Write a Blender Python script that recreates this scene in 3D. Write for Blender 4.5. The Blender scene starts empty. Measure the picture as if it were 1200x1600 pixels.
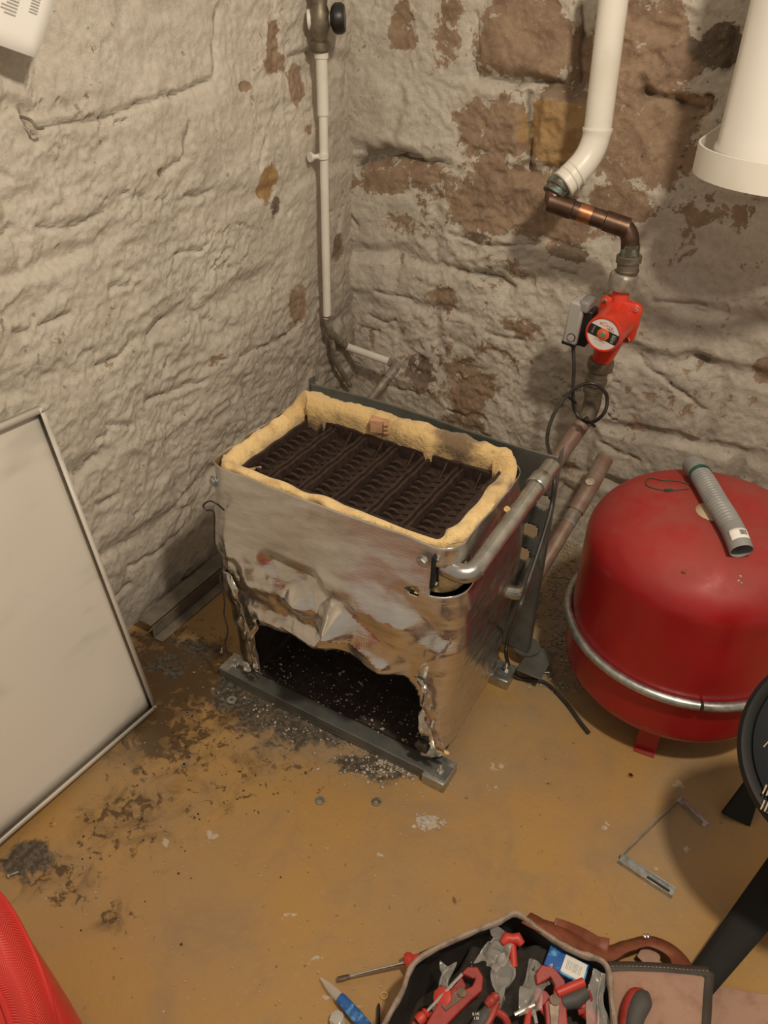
import bpy, bmesh, math, random
import numpy as np
from mathutils import Vector, Matrix
random.seed(7); RNG = np.random.default_rng(7)
S = bpy.context.scene
COL = S.collection

# ------------------------------------------------------------------ camera
# calibrated from the pipes and wall courses: focal length 1250 px in a 1200 x 1600 frame
F = 1250.0; CX, CY = 600.0, 800.0; CAMZ = 1.45
CM = np.array([[0.86100115, 0.30417791, -0.40761847], [0.50841315, -0.4928462, 0.70612937], [0.01389574, -0.81521679, -0.5789892]])
CM[:, 2] = -CM[:, 2] * -1
def _ray(px, py):
    d = np.array([px - CX, py - CY, F]); d = d / np.linalg.norm(d); return CM @ d
CP = np.array([0, 0, CAMZ])
# world axes: x along back wall, y towards back wall, z up; a survey point on a known plane
def onx(px, py, x): d = _ray(px, py); return CP + d * (x / d[0])
def ony(px, py, y): d = _ray(px, py); return CP + d * (y / d[1])
def onz(px, py, z=0.0): d = _ray(px, py); return CP + d * ((z - CAMZ) / d[2])
cam = bpy.data.cameras.new('camera'); co = bpy.data.objects.new('camera', cam); COL.objects.link(co)
cam.sensor_fit = 'VERTICAL'; cam.sensor_height = 36; cam.sensor_width = 27; cam.lens = F / 1600 * 36
cam.clip_start = .02
R = Matrix([[CM[i][0], -CM[i][1], -CM[i][2]] for i in range(3)]).to_4x4()
co.matrix_world = Matrix.Translation((0, 0, CAMZ)) @ R
S.camera = co
# ------------------------------------------------------------------ light
w = bpy.data.worlds.new('world'); S.world = w; w.use_nodes = True
bg = w.node_tree.nodes['Background']; bg.inputs[0].default_value = (1.0, .86, .70, 1); bg.inputs[1].default_value = .24
L = bpy.data.lights.new('ceiling_lamp', 'POINT'); L.energy = 72; L.color = (1.0, .86, .675); L.shadow_soft_size = .07
lo = bpy.data.objects.new('ceiling_lamp', L); lo.location = (.34, .5, 2.3); COL.objects.link(lo)
S.view_settings.view_transform = 'Standard'; S.view_settings.look = 'None'
S.view_settings.exposure = 0.62; S.view_settings.gamma = 1; S.view_settings.use_curve_mapping = False

# ------------------------------------------------------------------ numpy noise
def _hash(ix, iy, iz, seed):
    h = (ix.astype(np.int64) * 374761393 + iy.astype(np.int64) * 668265263 + iz.astype(np.int64) * 2147483647 + seed * 1442695041) & 0xffffffff
    h = ((h ^ (h >> 13)) * 1274126177) & 0xffffffff
    h = h ^ (h >> 16)
    return (h & 0xffff) / 65535.0
def vnoise(x, y, z=0.0, seed=0):
    x, y, z = np.broadcast_arrays(np.asarray(x, float), np.asarray(y, float), np.asarray(z, float))
    ix, iy, iz = np.floor(x), np.floor(y), np.floor(z)
    fx, fy, fz = x - ix, y - iy, z - iz
    fx, fy, fz = [t * t * t * (t * (t * 6 - 15) + 10) for t in (fx, fy, fz)]
    r = 0
    for a in (0, 1):
        for b in (0, 1):
            for c in (0, 1):
                wgt = (fx if a else 1 - fx) * (fy if b else 1 - fy) * (fz if c else 1 - fz)
                r = r + wgt * _hash(ix + a, iy + b, iz + c, seed)
    return r * 2 - 1
def fbm(x, y, z=0.0, o=4, seed=0, g=.5):
    r = 0; a = 1; t = 0
    for i in range(o):
        r = r + a * vnoise(np.asarray(x) * 2 ** i + 17.3 * i, np.asarray(y) * 2 ** i, np.asarray(z) * 2 ** i, seed + i); t += a; a *= g
    return r / t
def sst(a, b, x):
    t = np.clip((x - a) / (b - a), 0, 1); return t * t * (3 - 2 * t)

# ------------------------------------------------------------------ materials
def new_mat(name):
    m = bpy.data.materials.new(name); m.use_nodes = True; nt = m.node_tree
    return m, nt, nt.nodes['Principled BSDF']
def nd(nt, t, **k):
    n = nt.nodes.new(t)
    for a, b in k.items():
        if a.startswith('i_'): n.inputs[a[2:].replace('_', ' ')].default_value = b
        else: setattr(n, a, b)
    return n
def lk(nt, a, b): nt.links.new(a, b)
def pos_node(nt, obj=True):
    if obj: return nd(nt, 'ShaderNodeTexCoord').outputs['Object']
    return nd(nt, 'ShaderNodeNewGeometry').outputs['Position']
def noise(nt, p, scale, detail=5, rough=.55, dist=0.0):
    n = nd(nt, 'ShaderNodeTexNoise'); n.inputs['Scale'].default_value = scale; n.inputs['Detail'].default_value = detail
    n.inputs['Roughness'].default_value = rough; n.inputs['Distortion'].default_value = dist; lk(nt, p, n.inputs['Vector']); return n.outputs['Fac']
def mapr(nt, v, a, b, c=0.0, d=1.0):
    n = nd(nt, 'ShaderNodeMapRange'); n.interpolation_type = 'SMOOTHSTEP'
    for i, x in zip(('From Min', 'From Max', 'To Min', 'To Max'), (a, b, c, d)): n.inputs[i].default_value = x
    lk(nt, v, n.inputs['Value']); return n.outputs['Result']
def mth(nt, op, a, b=None, c=None):
    n = nd(nt, 'ShaderNodeMath', operation=op)
    for i, x in enumerate((a, b, c)):
        if x is None: continue
        if isinstance(x, (int, float)): n.inputs[i].default_value = x
        else: lk(nt, x, n.inputs[i])
    return n.outputs[0]
def mixc(nt, f, a, b):
    n = nd(nt, 'ShaderNodeMix', data_type='RGBA')
    for i, x in ((0, f), (6, a), (7, b)):
        if isinstance(x, (int, float)): n.inputs[i].default_value = x
        elif isinstance(x, tuple): n.inputs[i].default_value = x + (1,) if len(x) == 3 else x
        else: lk(nt, x, n.inputs[i])
    return n.outputs[2]
def bumpn(nt, h, strength, dist, prev=None):
    n = nd(nt, 'ShaderNodeBump'); n.inputs['Strength'].default_value = strength; n.inputs['Distance'].default_value = dist
    lk(nt, h, n.inputs['Height'])
    if prev is not None: lk(nt, prev, n.inputs['Normal'])
    return n.outputs[0]
def attr(nt, name): return nd(nt, 'ShaderNodeAttribute', attribute_name=name).outputs['Fac']
def pbr(name, col, rough=.5, metal=0.0, col2=None, scale=20, lo=.4, hi=.6, bump=0.0, bscale=60, bdist=.002, rvar=0.0, dust=None, dustamt=.0, trans=0.0, alpha=1.0, coat=0.0, sheen=0, aniso_scale=None, ior=None):
    m, nt, b = new_mat(name); p = pos_node(nt)
    if aniso_scale:
        mp = nd(nt, 'ShaderNodeMapping'); mp.inputs['Scale'].default_value = aniso_scale; lk(nt, p, mp.inputs['Vector']); p2 = mp.outputs[0]
    else: p2 = p
    c = None
    if col2 is not None:
        f = mapr(nt, noise(nt, p2, scale, 6, .6), lo, hi); c = mixc(nt, f, col, col2)
    if dust is not None:
        nz = nd(nt, 'ShaderNodeSeparateXYZ'); lk(nt, nd(nt, 'ShaderNodeNewGeometry').outputs['Normal'], nz.inputs[0])
        up = mapr(nt, nz.outputs['Z'], .2, 1.0, 0, dustamt)
        f = mth(nt, 'MULTIPLY', up, mapr(nt, noise(nt, p, 9, 6, .65), .3, .75, .25, 1.3))
        c = mixc(nt, f, c if c is not None else tuple(col), dust)
        lk(nt, mth(nt, 'ADD', f, rough), b.inputs['Roughness'])
    else:
        if rvar: lk(nt, mapr(nt, noise(nt, p, scale * 1.3, 5), .3, .7, rough - rvar, rough + rvar), b.inputs['Roughness'])
        else: b.inputs['Roughness'].default_value = rough
    if c is None: b.inputs['Base Color'].default_value = tuple(col) + (1,)
    else: lk(nt, c, b.inputs['Base Color'])
    b.inputs['Metallic'].default_value = metal
    b.inputs['Transmission Weight'].default_value = trans; b.inputs['Alpha'].default_value = alpha
    b.inputs['Coat Weight'].default_value = coat
    if ior: b.inputs['IOR'].default_value = ior
    if sheen: b.inputs['Sheen Weight'].default_value = sheen
    if bump: lk(nt, bumpn(nt, noise(nt, p2, bscale, 6, .6), bump, bdist), b.inputs['Normal'])
    return m

def wall_material(name, dirty):
    m, nt, b = new_mat(name); p = pos_node(nt, False)
    bare, grime, tone, crev = attr(nt, 'bare'), attr(nt, 'grime'), attr(nt, 'tone'), attr(nt, 'crev')
    n1 = noise(nt, p, 15, 12, .70, .35); n2 = noise(nt, p, 75, 6, .65); n0 = noise(nt, p, 6, 5, .55)
    v = mth(nt, 'ADD', bare, mth(nt, 'MULTIPLY', mth(nt, 'SUBTRACT', n1, .5), 3.0))
    v = mth(nt, 'ADD', v, mth(nt, 'MULTIPLY', mth(nt, 'SUBTRACT', n2, .5), .7))
    fl = mapr(nt, v, .485, .515)
    rim = mapr(nt, v, .40, .5)
    paint = mixc(nt, mapr(nt, n0, .3, .7), (.72, .665, .575), (.64, .585, .50))
    paint = mixc(nt, mth(nt, 'MULTIPLY', mapr(nt, n2, .35, .62, 1, 0), .3), paint, (.42, .37, .30))
    g = mth(nt, 'MULTIPLY', grime, mapr(nt, noise(nt, p, 14, 8, .7), .25, .7, .35, 1.15))
    paint = mixc(nt, g, paint, (.27, .235, .19))
    paint = mixc(nt, mth(nt, 'MULTIPLY', rim, .35), paint, (.44, .36, .27))
    # pits showing dark through the paint
    pit = mapr(nt, noise(nt, p, 48, 3, .5), .69, .74); paint = mixc(nt, mth(nt, 'MULTIPLY', pit, .6), paint, (.20, .17, .13))
    stone = mixc(nt, mapr(nt, noise(nt, p, 16, 8, .6), .35, .65), (.30, .205, .14), (.40, .285, .195))
    stone = mixc(nt, mapr(nt, tone, .45, .55), stone, mixc(nt, mapr(nt, noise(nt, p, 30, 6), .4, .6), (.40, .25, .11), (.47, .31, .15)))
    stone = mixc(nt, mapr(nt, tone, .0, .35, 1, 0), stone, mixc(nt, n1, (.13, .10, .075), (.22, .18, .13)))
    stone = mixc(nt, mth(nt, 'MULTIPLY', mapr(nt, n2, .55, .65), .35), stone, (.50, .42, .33))
    c = mixc(nt, fl, paint, stone)
    c = mixc(nt, mapr(nt, crev, .35, 1.0, 0, .75), c, (.13, .105, .08))
    lk(nt, c, b.inputs['Base Color']); b.inputs['Roughness'].default_value = .78
    b.inputs['Specular IOR Level'].default_value = .3
    hb = bumpn(nt, fl, -.9, .0026)
    rdg = mth(nt, 'ABSOLUTE', mth(nt, 'SUBTRACT', noise(nt, p, 24, 12, .66, .5), .5))
    hb = bumpn(nt, rdg, -.9, .016 if dirty else .010, hb)
    hb = bumpn(nt, noise(nt, p, 85, 10, .74, .2), .8, .0065 if dirty else .005, hb)
    lk(nt, hb, b.inputs['Normal'])
    return m
M_WL = wall_material('limewashed_stone_left', 0); M_WB = wall_material('flaking_limewash_back', 1)

def floor_material():
    m, nt, b = new_mat('ochre_painted_concrete'); p = pos_node(nt, False)
    dirt, soot, dust, chip = attr(nt, 'dirt'), attr(nt, 'soot'), attr(nt, 'dust'), attr(nt, 'chip')
    n0 = noise(nt, p, 3.5, 6, .6); n1 = noise(nt, p, 26, 9, .68, .4); n2 = noise(nt, p, 90, 5, .6)
    base = mixc(nt, mapr(nt, n0, .35, .65), (.42, .245, .080), (.375, .235, .105))
    base = mixc(nt, mapr(nt, noise(nt, p, 7, 9, .68, .6), .45, .68, 0, .7), base, (.31, .205, .11))
    base = mixc(nt, mth(nt, 'MULTIPLY', mapr(nt, n2, .60, .72), .35), base, (.46, .32, .17))
    dm = mth(nt, 'ADD', dirt, mth(nt, 'MULTIPLY', mth(nt, 'SUBTRACT', noise(nt, p, 38, 10, .66, .5), .5), 3.6))
    base = mixc(nt, mapr(nt, mth(nt, 'ADD', dirt, mth(nt, 'MULTIPLY', mth(nt, 'SUBTRACT', noise(nt, p, 11, 10, .7, .8), .5), 2.2)), .30, 1.0, 0, .80), base, (.105, .062, .028))
    base = mixc(nt, mapr(nt, dm, .62, .86, 0, .85), base, (.075, .043, .018))
    spk = mapr(nt, noise(nt, p, 55, 2, .5), .72, .76); base = mixc(nt, mth(nt, 'MULTIPLY', spk, .6), base, (.13, .075, .03))
    du = mth(nt, 'MULTIPLY', dust, mapr(nt, n1, .3, .65, .55, 1.05)); base = mixc(nt, du, base, (.27, .225, .165))
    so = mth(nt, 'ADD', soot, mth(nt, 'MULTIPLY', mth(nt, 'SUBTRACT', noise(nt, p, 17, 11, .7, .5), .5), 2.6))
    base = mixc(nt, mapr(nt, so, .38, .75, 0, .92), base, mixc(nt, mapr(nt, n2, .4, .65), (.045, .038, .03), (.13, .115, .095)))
    ch = mth(nt, 'ADD', chip, mth(nt, 'MULTIPLY', mth(nt, 'SUBTRACT', noise(nt, p, 70, 5, .6, .6), .5), 2.2))
    base = mixc(nt, mapr(nt, ch, .62, .72, 0, .75), base, (.52, .46, .38))
    sp2 = mapr(nt, noise(nt, p, 38, 3, .5), .735, .76); base = mixc(nt, mth(nt, 'MULTIPLY', sp2, .55), base, (.50, .40, .27))
    lk(nt, base, b.inputs['Base Color'])
    lk(nt, mapr(nt, mth(nt, 'ADD', mth(nt, 'MULTIPLY', n1, .5), mth(nt, 'MAXIMUM', dust, soot)), .1, .9, .36, .72), b.inputs['Roughness'])
    b.inputs['Specular IOR Level'].default_value = .35
    hb = bumpn(nt, noise(nt, p, 9, 5, .6), .35, .01); hb = bumpn(nt, noise(nt, p, 85, 8, .65), .35, .0025, hb)
    lk(nt, hb, b.inputs['Normal']); return m
M_FLOOR = floor_material()

M_GALV = pbr('galvanised_steel', (.38, .40, .39), .38, .9, (.55, .56, .54), 60, .35, .65, .1, 150, .0006, .08)
M_GALVD = pbr('dull_galvanised_sheet', (.125, .13, .118), .5, .55, (.20, .205, .185), 14, .3, .7, .08, 90, .0006)
M_DUSTM = pbr('dusty_sheet_metal', (.17, .15, .12), .6, .25, (.26, .225, .175), 20, .35, .65, .2, 80, .001)
M_TUBE = pbr('zinc_plated_tube', (.50, .49, .46), .3, .95, (.36, .36, .34), 25, .4, .7, .06, 120, .0005, .08)
M_IRON = pbr('rusty_cast_iron', (.026, .015, .011), .75, .25, (.055, .030, .020), 70, .35, .65, .5, 260, .002)
M_IRON2 = pbr('sooty_steel', (.035, .027, .022), .8, .2, (.06, .045, .038), 40, .35, .65, .4, 150, .002)
M_COPPER = pbr('tarnished_copper', (.11, .065, .045), .42, .85, (.17, .11, .08), 28, .35, .7, .15, 90, .001)
M_COPPERB = pbr('bright_copper', (.55, .24, .12), .35, .9, (.25, .12, .07), 30, .35, .7, .1, 90, .001)
M_VERD = pbr('verdigris_copper', (.11, .085, .06), .6, .4, (.17, .25, .23), 70, .48, .62, .4, 120, .002)
M_BRASSD = pbr('dull_brass_fitting', (.17, .14, .10), .5, .7, (.28, .25, .19), 40, .35, .7, .3, 120, .001)
M_NUT = pbr('grey_union_nut', (.30, .275, .23), .5, .55, (.44, .41, .35), 45, .35, .65, .3, 140, .001)
M_GOLD = pbr('yellow_brass', (.80, .58, .22), .3, 1.0)
M_STEEL = pbr('chromed_steel', (.78, .76, .72), .16, 1.0)
M_WHITE = pbr('white_gloss_paint', (.82, .79, .72), .36, 0, (.74, .70, .62), 8, .4, .7, .12, 30, .002)
M_WHITEB = pbr('white_cylinder_enamel', (.80, .78, .73), .3, 0, (.76, .73, .67), 4, .4, .7, .04, 12, .002)
M_PIPEG = pbr('scraped_grey_pipe', (.22, .185, .15), .55, .2, (.38, .35, .30), 35, .45, .65, .2, 90, .001)
M_PINK = pbr('dusty_copper_return', (.27, .165, .125), .55, .35, (.34, .26, .21), 24, .35, .7, .2, 90, .001)
M_RED = pbr('red_enamel_tank', (.36, .012, .014), .27, 0, (.31, .010, .012), 5, .4, .6, .05, 10, .002, dust=(.26, .075, .055), dustamt=.55)
M_REDP = pbr('red_pump_paint', (.72, .055, .025), .3, 0, (.62, .04, .02), 20, .4, .7, .05, 60, .001, coat=.3)
M_ORANGE = pbr('orange_plastic', (.85, .13, .03), .35)
M_BLACK = pbr('black_rubber', (.022, .019, .016), .45, 0, (.04, .035, .03), 30)
M_BLACKP = pbr('black_plastic', (.018, .017, .016), .4)
M_BLACKM = pbr('matt_black_plastic', (.006, .005, .004), .8)
M_SILV = pbr('silver_plastic', (.50, .48, .45), .34, .15)
M_GREYP = pbr('grey_pvc', (.23, .23, .225), .45, 0, (.27, .27, .26), 20)
M_PAPER = pbr('paper', (.78, .76, .72), .7)
M_BEIGE = pbr('beige_sticker', (.50, .38, .25), .6)
M_INK = pbr('black_ink', (.02, .02, .02), .6)
M_REDINK = pbr('red_ink', (.65, .06, .04), .6)
M_GREYINK = pbr('grey_ink', (.45, .43, .41), .7)
M_WOOL = pbr('yellow_mineral_wool', (.88, .64, .30), .95, 0, (.66, .42, .16), 26, .42, .75, .9, 120, .006, sheen=.3)
M_WOOLD = pbr('scorched_mineral_wool', (.72, .50, .22), .95, 0, (.20, .13, .07), 11, .46, .66, .9, 120, .006, sheen=.3)
M_WHITEWOOL = pbr('white_fibre', (.80, .77, .72), .95, 0, (.5, .46, .4), 60, .4, .7, .9, 200, .003)
M_LEATHER = pbr('brown_leather', (.20, .055, .026), .5, 0, (.26, .085, .045), 40, .35, .65, .25, 180, .001)
M_SUEDE = pbr('pink_suede', (.40, .24, .17), .9, 0, (.30, .16, .11), 30, .45, .75, .4, 140, .002, sheen=.4)
M_SUEDEE = pbr('grey_suede_edge', (.36, .28, .22), .9, 0, (.22, .16, .12), 50, .4, .7, .5, 160, .002)
M_DARKL = pbr('dark_lining', (.022, .018, .014), .85, 0, (.035, .028, .022), 20)
M_TRIM = pbr('dark_leather_trim', (.045, .032, .024), .6)
M_TOOLR = pbr('red_tool_paint', (.36, .035, .026), .45, 0, (.24, .03, .025), 60, .45, .7)
M_TOOLO = pbr('red_rubber_grip', (.52, .045, .03), .45)
M_TOOLK = pbr('worn_tool_steel', (.14, .10, .075), .45, .8, (.22, .17, .13), 50)
M_GRIPK = pbr('grey_rubber_grip', (.065, .060, .056), .6)
M_BLUE = pbr('blue_print', (.02, .11, .38), .4, 0, (.12, .40, .70), 45, .52, .64)
M_NAVY = pbr('navy_plastic', (.006, .011, .018), .5)
M_RIMK = pbr('rough_black_plastic', (.008, .008, .007), .65)
M_COPC = pbr('pinkish_board', (.55, .30, .18), .7, 0, (.42, .22, .13), 40)
M_GREEN = pbr('green_wire_plastic', (.01, .09, .06), .4)
M_CHIP = pbr('plaster_chip', (.55, .49, .41), .85, 0, (.35, .30, .24), 80)
M_RUB = pbr('grey_rubble', (.38, .335, .27), .9, 0, (.24, .21, .165), 60, .35, .65, .5, 120, .002)
M_CLEAR = pbr('clear_polythene', (.60, .575, .53), .14, 0, alpha=.40, bump=.6, bscale=16, bdist=.006)
M_CLEARG = pbr('clear_glass_stopper', (.85, .84, .80), .12, 0, trans=.6)
def foil_material():
    m, nt, b = new_mat('crinkled_aluminium_foil'); p = pos_node(nt)
    mp = nd(nt, 'ShaderNodeMapping'); mp.inputs['Scale'].default_value = (1, 1, 3.2); mp.inputs['Rotation'].default_value = (0, .22, 0); lk(nt, p, mp.inputs[0])
    tar = attr(nt, 'tarnish')
    c = mixc(nt, mapr(nt, noise(nt, mp.outputs[0], 16, 8, .65), .3, .7), (.70, .67, .62), (.58, .55, .50))
    tm = mth(nt, 'ADD', tar, mth(nt, 'MULTIPLY', mth(nt, 'SUBTRACT', noise(nt, p, 20, 8, .7), .5), 1.5))
    c = mixc(nt, mapr(nt, tm, .45, .75, 0, .85), c, (.20, .165, .13))
    lk(nt, c, b.inputs['Base Color']); b.inputs['Metallic'].default_value = .93
    lk(nt, mapr(nt, attr(nt, 'shine'), 0, 1, .38, .13), b.inputs['Roughness'])
    # reinforcing scrim: fine square mesh under the foil
    h = None
    sx = nd(nt, 'ShaderNodeSeparateXYZ'); lk(nt, p, sx.inputs[0])
    wz = mth(nt, 'ABSOLUTE', mth(nt, 'SINE', mth(nt, 'MULTIPLY', sx.outputs['Z'], 520.0)))
    wx = mth(nt, 'ABSOLUTE', mth(nt, 'SINE', mth(nt, 'MULTIPLY', mth(nt, 'ADD', sx.outputs['X'], sx.outputs['Y']), 520.0)))
    h = mth(nt, 'MINIMUM', wz, wx)
    hb = bumpn(nt, h, .15, .0005)
    hb = bumpn(nt, noise(nt, mp.outputs[0], 22, 8, .62, .6), .22, .005, hb)
    lk(nt, hb, b.inputs['Normal']); return m
M_FOIL = foil_material()
def panel_material():
    m, nt, b = new_mat('smudged_white_enamel'); p = pos_node(nt)
    mp = nd(nt, 'ShaderNodeMapping'); mp.inputs['Scale'].default_value = (1, 1.2, 3.0); mp.inputs['Rotation'].default_value = (.5, 0, 0); lk(nt, p, mp.inputs[0])
    c = mixc(nt, mapr(nt, noise(nt, mp.outputs[0], 3.2, 3, .5), .52, .72, 0, .55), (.70, .655, .58), (.42, .39, .345))
    c = mixc(nt, mapr(nt, noise(nt, mp.outputs[0], 2.6, 4, .55, .2), .58, .74, 0, .5), c, (.30, .275, .24))
    lk(nt, c, b.inputs['Base Color']); b.inputs['Roughness'].default_value = .34; return m
M_PANEL = panel_material()
def weave_material():
    m, nt, b = new_mat('red_herringbone_webbing')
    p = nd(nt, 'ShaderNodeUVMap').outputs[0]
    sx = nd(nt, 'ShaderNodeSeparateXYZ'); lk(nt, p, sx.inputs[0])
    tri = mth(nt, 'PINGPONG', mth(nt, 'MULTIPLY', sx.outputs['X'], 2.5), .5)
    wv = mth(nt, 'SINE', mth(nt, 'MULTIPLY', mth(nt, 'ADD', sx.outputs['Y'], mth(nt, 'MULTIPLY', tri, .035)), 900.0))
    lk(nt, mixc(nt, mapr(nt, wv, -1, 1), (.60, .035, .03), (.78, .07, .055)), b.inputs['Base Color'])
    b.inputs['Roughness'].default_value = .35
    lk(nt, bumpn(nt, wv, .5, .0015), b.inputs['Normal']); return m
M_WEAVE = weave_material()
M_REDF = pbr('red_vinyl', (.62, .035, .028), .35, 0, (.54, .03, .025), 12, bump=.1, bscale=40)

# ------------------------------------------------------------------ mesh helpers
class MB:
    def __init__(s): s.v = []; s.f = []; s.uv = None
    def add(s, vs, fs):
        o = len(s.v); s.v += [tuple(map(float, v)) for v in vs]; s.f += [tuple(i + o for i in f) for f in fs]; return s
    def box(s, c, d, rot=None):
        vs = []
        for x in (-.5, .5):
            for y in (-.5, .5):
                for z in (-.5, .5):
                    v = Vector((x * d[0], y * d[1], z * d[2]))
                    if rot is not None: v = rot @ v
                    vs.append(v + Vector(c))
        return s.add(vs, [(0, 1, 3, 2), (4, 6, 7, 5), (0, 4, 5, 1), (2, 3, 7, 6), (0, 2, 6, 4), (1, 5, 7, 3)])
    def tube(s, path, r, n=16, cap=True, sq=None, up=None):
        P = [Vector(p) for p in path]; m = len(P)
        rs = list(r) if hasattr(r, '__len__') else [r] * m
        T = []
        for i in range(m):
            a = P[max(i - 1, 0)]; b = P[min(i + 1, m - 1)]; t = (b - a)
            T.append(t.normalized() if t.length > 1e-9 else (T[-1] if T else Vector((0, 0, 1))))
        u = Vector(up) if up is not None else (Vector((0, 0, 1)) if abs(T[0].z) < .9 else Vector((1, 0, 0)))
        u = (u - T[0] * u.dot(T[0])).normalized(); vs = []
        for i in range(m):
            u = (u - T[i] * u.dot(T[i])).normalized(); w_ = T[i].cross(u)
            for k in range(n):
                a = 2 * math.pi * k / n; ca, sa = math.cos(a), math.sin(a)
                if sq: ca *= sq[0]; sa *= sq[1]
                vs.append(P[i] + (u * ca + w_ * sa) * rs[i])
        fs = []
        for i in range(m - 1):
            for k in range(n):
                a = i * n + k; b = i * n + (k + 1) % n; fs.append((a, b, b + n, a + n))
        if cap: fs.append(tuple(range(n))[::-1]); fs.append(tuple(range((m - 1) * n, m * n)))
        return s.add(vs, fs)
    def lathe(s, prof, c=(0, 0, 0), axis=(0, 0, 1), n=32, up=None, squash=None):
        A = Vector(axis).normalized()
        u = Vector(up) if up is not None else (Vector((1, 0, 0)) if abs(A.x) < .9 else Vector((0, 0, 1)))
        u = (u - A * u.dot(A)).normalized(); w_ = A.cross(u); c = Vector(c); vs = []
        for (r, h) in prof:
            for k in range(n):
                a = 2 * math.pi * (k + .5) / n; q = r(a) if callable(r) else r
                vs.append(c + A * h + (u * math.cos(a) + w_ * math.sin(a)) * q)
        fs = []
        for i in range(len(prof) - 1):
            for k in range(n):
                a = i * n + k; b = i * n + (k + 1) % n; fs.append((a, b, b + n, a + n))
        fs.append(tuple(range(n))[::-1]); m = len(prof); fs.append(tuple(range((m - 1) * n, m * n)))
        return s.add(vs, fs)
    def prism(s, poly, o, ux, uy, h0, h1, nrm=None):
        ux, uy, o = Vector(ux), Vector(uy), Vector(o); N = Vector(nrm) if nrm else ux.cross(uy).normalized()
        n = len(poly); vs = [o + ux * a + uy * b + N * h0 for a, b in poly] + [o + ux * a + uy * b + N * h1 for a, b in poly]
        return s.add(vs, [tuple(range(n))[::-1], tuple(range(n, 2 * n))] + [(i, (i + 1) % n, (i + 1) % n + n, i + n) for i in range(n)])
    def grid(s, P):
        P = np.asarray(P); a, b = P.shape[:2]
        fs = [(i * b + j, i * b + j + 1, (i + 1) * b + j + 1, (i + 1) * b + j) for i in range(a - 1) for j in range(b - 1)]
        return s.add(P.reshape(-1, 3), fs)
    def build(s, name, mat, parent=None, bevel=0, sharp=35, smooth=True, solid=0, sub=0):
        me = bpy.data.meshes.new(name)
        org = Vector((0, 0, 0))
        if parent is None and len(s.v) and not getattr(s, 'keep', False):
            A = np.array(s.v); org = Vector(((A[:, 0].min() + A[:, 0].max()) / 2, (A[:, 1].min() + A[:, 1].max()) / 2, A[:, 2].min()))
        elif parent is not None: org = Vector(parent.get('_o', (0, 0, 0)))
        me.from_pydata([tuple(Vector(v) - org) for v in s.v], [], s.f); me.validate()
        bm = bmesh.new(); bm.from_mesh(me); bmesh.ops.recalc_face_normals(bm, faces=bm.faces); bm.to_mesh(me); bm.free()
        if smooth:
            me.polygons.foreach_set('use_smooth', [True] * len(me.polygons)); me.set_sharp_from_angle(angle=math.radians(sharp))
        me.materials.append(mat)
        o = bpy.data.objects.new(name, me); COL.objects.link(o)
        if parent is not None: o.parent = parent
        else: o.location = org
        o['_o'] = tuple(org)
        if solid: md = o.modifiers.new('s', 'SOLIDIFY'); md.thickness = solid; md.offset = 0
        if bevel: md = o.modifiers.new('b', 'BEVEL'); md.width = bevel; md.segments = 2; md.limit_method = 'ANGLE'; md.angle_limit = .6
        if sub: md = o.modifiers.new('u', 'SUBSURF'); md.levels = sub; md.render_levels = sub
        return o
def tag(o, label=None, cat=None, group=None, kind=None):
    if label: o['label'] = label
    if cat: o['category'] = cat
    if group: o['group'] = group
    if kind: o['kind'] = kind
    return o
def thing(name, loc, label, cat, group=None):
    o = bpy.data.objects.new(name, None); COL.objects.link(o); o.location = loc; o['_o'] = tuple(map(float, loc)); o.empty_display_size = .05
    return tag(o, label, cat, group)
def arc(p0, p1, p2, n=8, r=None):   # rounded corner through p1
    p0, p1, p2 = map(Vector, (p0, p1, p2)); a = (p0 - p1); b = (p2 - p1)
    r = r or min(a.length, b.length) * .9; A = p1 + a.normalized() * r; B = p1 + b.normalized() * r
    return [((1 - t) ** 2) * A + 2 * t * (1 - t) * p1 + t * t * B for t in [i / n for i in range(n + 1)]]
def rounded(pts, r, n=8):
    out = [Vector(pts[0])]
    for i in range(1, len(pts) - 1): out += arc(pts[i - 1], pts[i], pts[i + 1], n, r)
    return out + [Vector(pts[-1])]
def spline(pts, n=8):
    P = [Vector(p) for p in pts]; P = [P[0] * 2 - P[1]] + P + [P[-1] * 2 - P[-2]]; out = []
    for i in range(1, len(P) - 2):
        for k in range(n):
            t = k / n; a, b, c, d = P[i - 1], P[i], P[i + 1], P[i + 2]
            out.append(.5 * ((2 * b) + (c - a) * t + (2 * a - 5 * b + 4 * c - d) * t * t + (3 * b - a - 3 * c + d) * t ** 3))
    return out + [P[-2]]
def text_mesh(body, size, o, ux, uy, mat, parent, name='lettering', ext=.0003, center=True):
    cu = bpy.data.curves.new('t', 'FONT'); cu.body = body; cu.size = size; cu.extrude = ext
    if center: cu.align_x = 'CENTER'; cu.align_y = 'CENTER'
    t = bpy.data.objects.new('t', cu); COL.objects.link(t); bpy.context.view_layer.update()
    me = bpy.data.meshes.new_from_object(t.evaluated_get(bpy.context.evaluated_depsgraph_get())); bpy.data.objects.remove(t)
    ux, uy, o = Vector(ux).normalized(), Vector(uy).normalized(), Vector(o); N = ux.cross(uy)
    org = Vector(parent.get('_o', (0, 0, 0)))
    for v in me.vertices: v.co = o + ux * v.co.x + uy * v.co.y + N * v.co.z - org
    me.materials.clear(); me.materials.append(mat)
    ob = bpy.data.objects.new(name, me); COL.objects.link(ob); ob.parent = parent; ob['_o'] = tuple(org); return ob
def set_attr(me, name, arr):
    a = me.attributes.new(name, 'FLOAT', 'POINT'); a.data.foreach_set('value', np.asarray(arr, dtype=np.float32))

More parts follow.
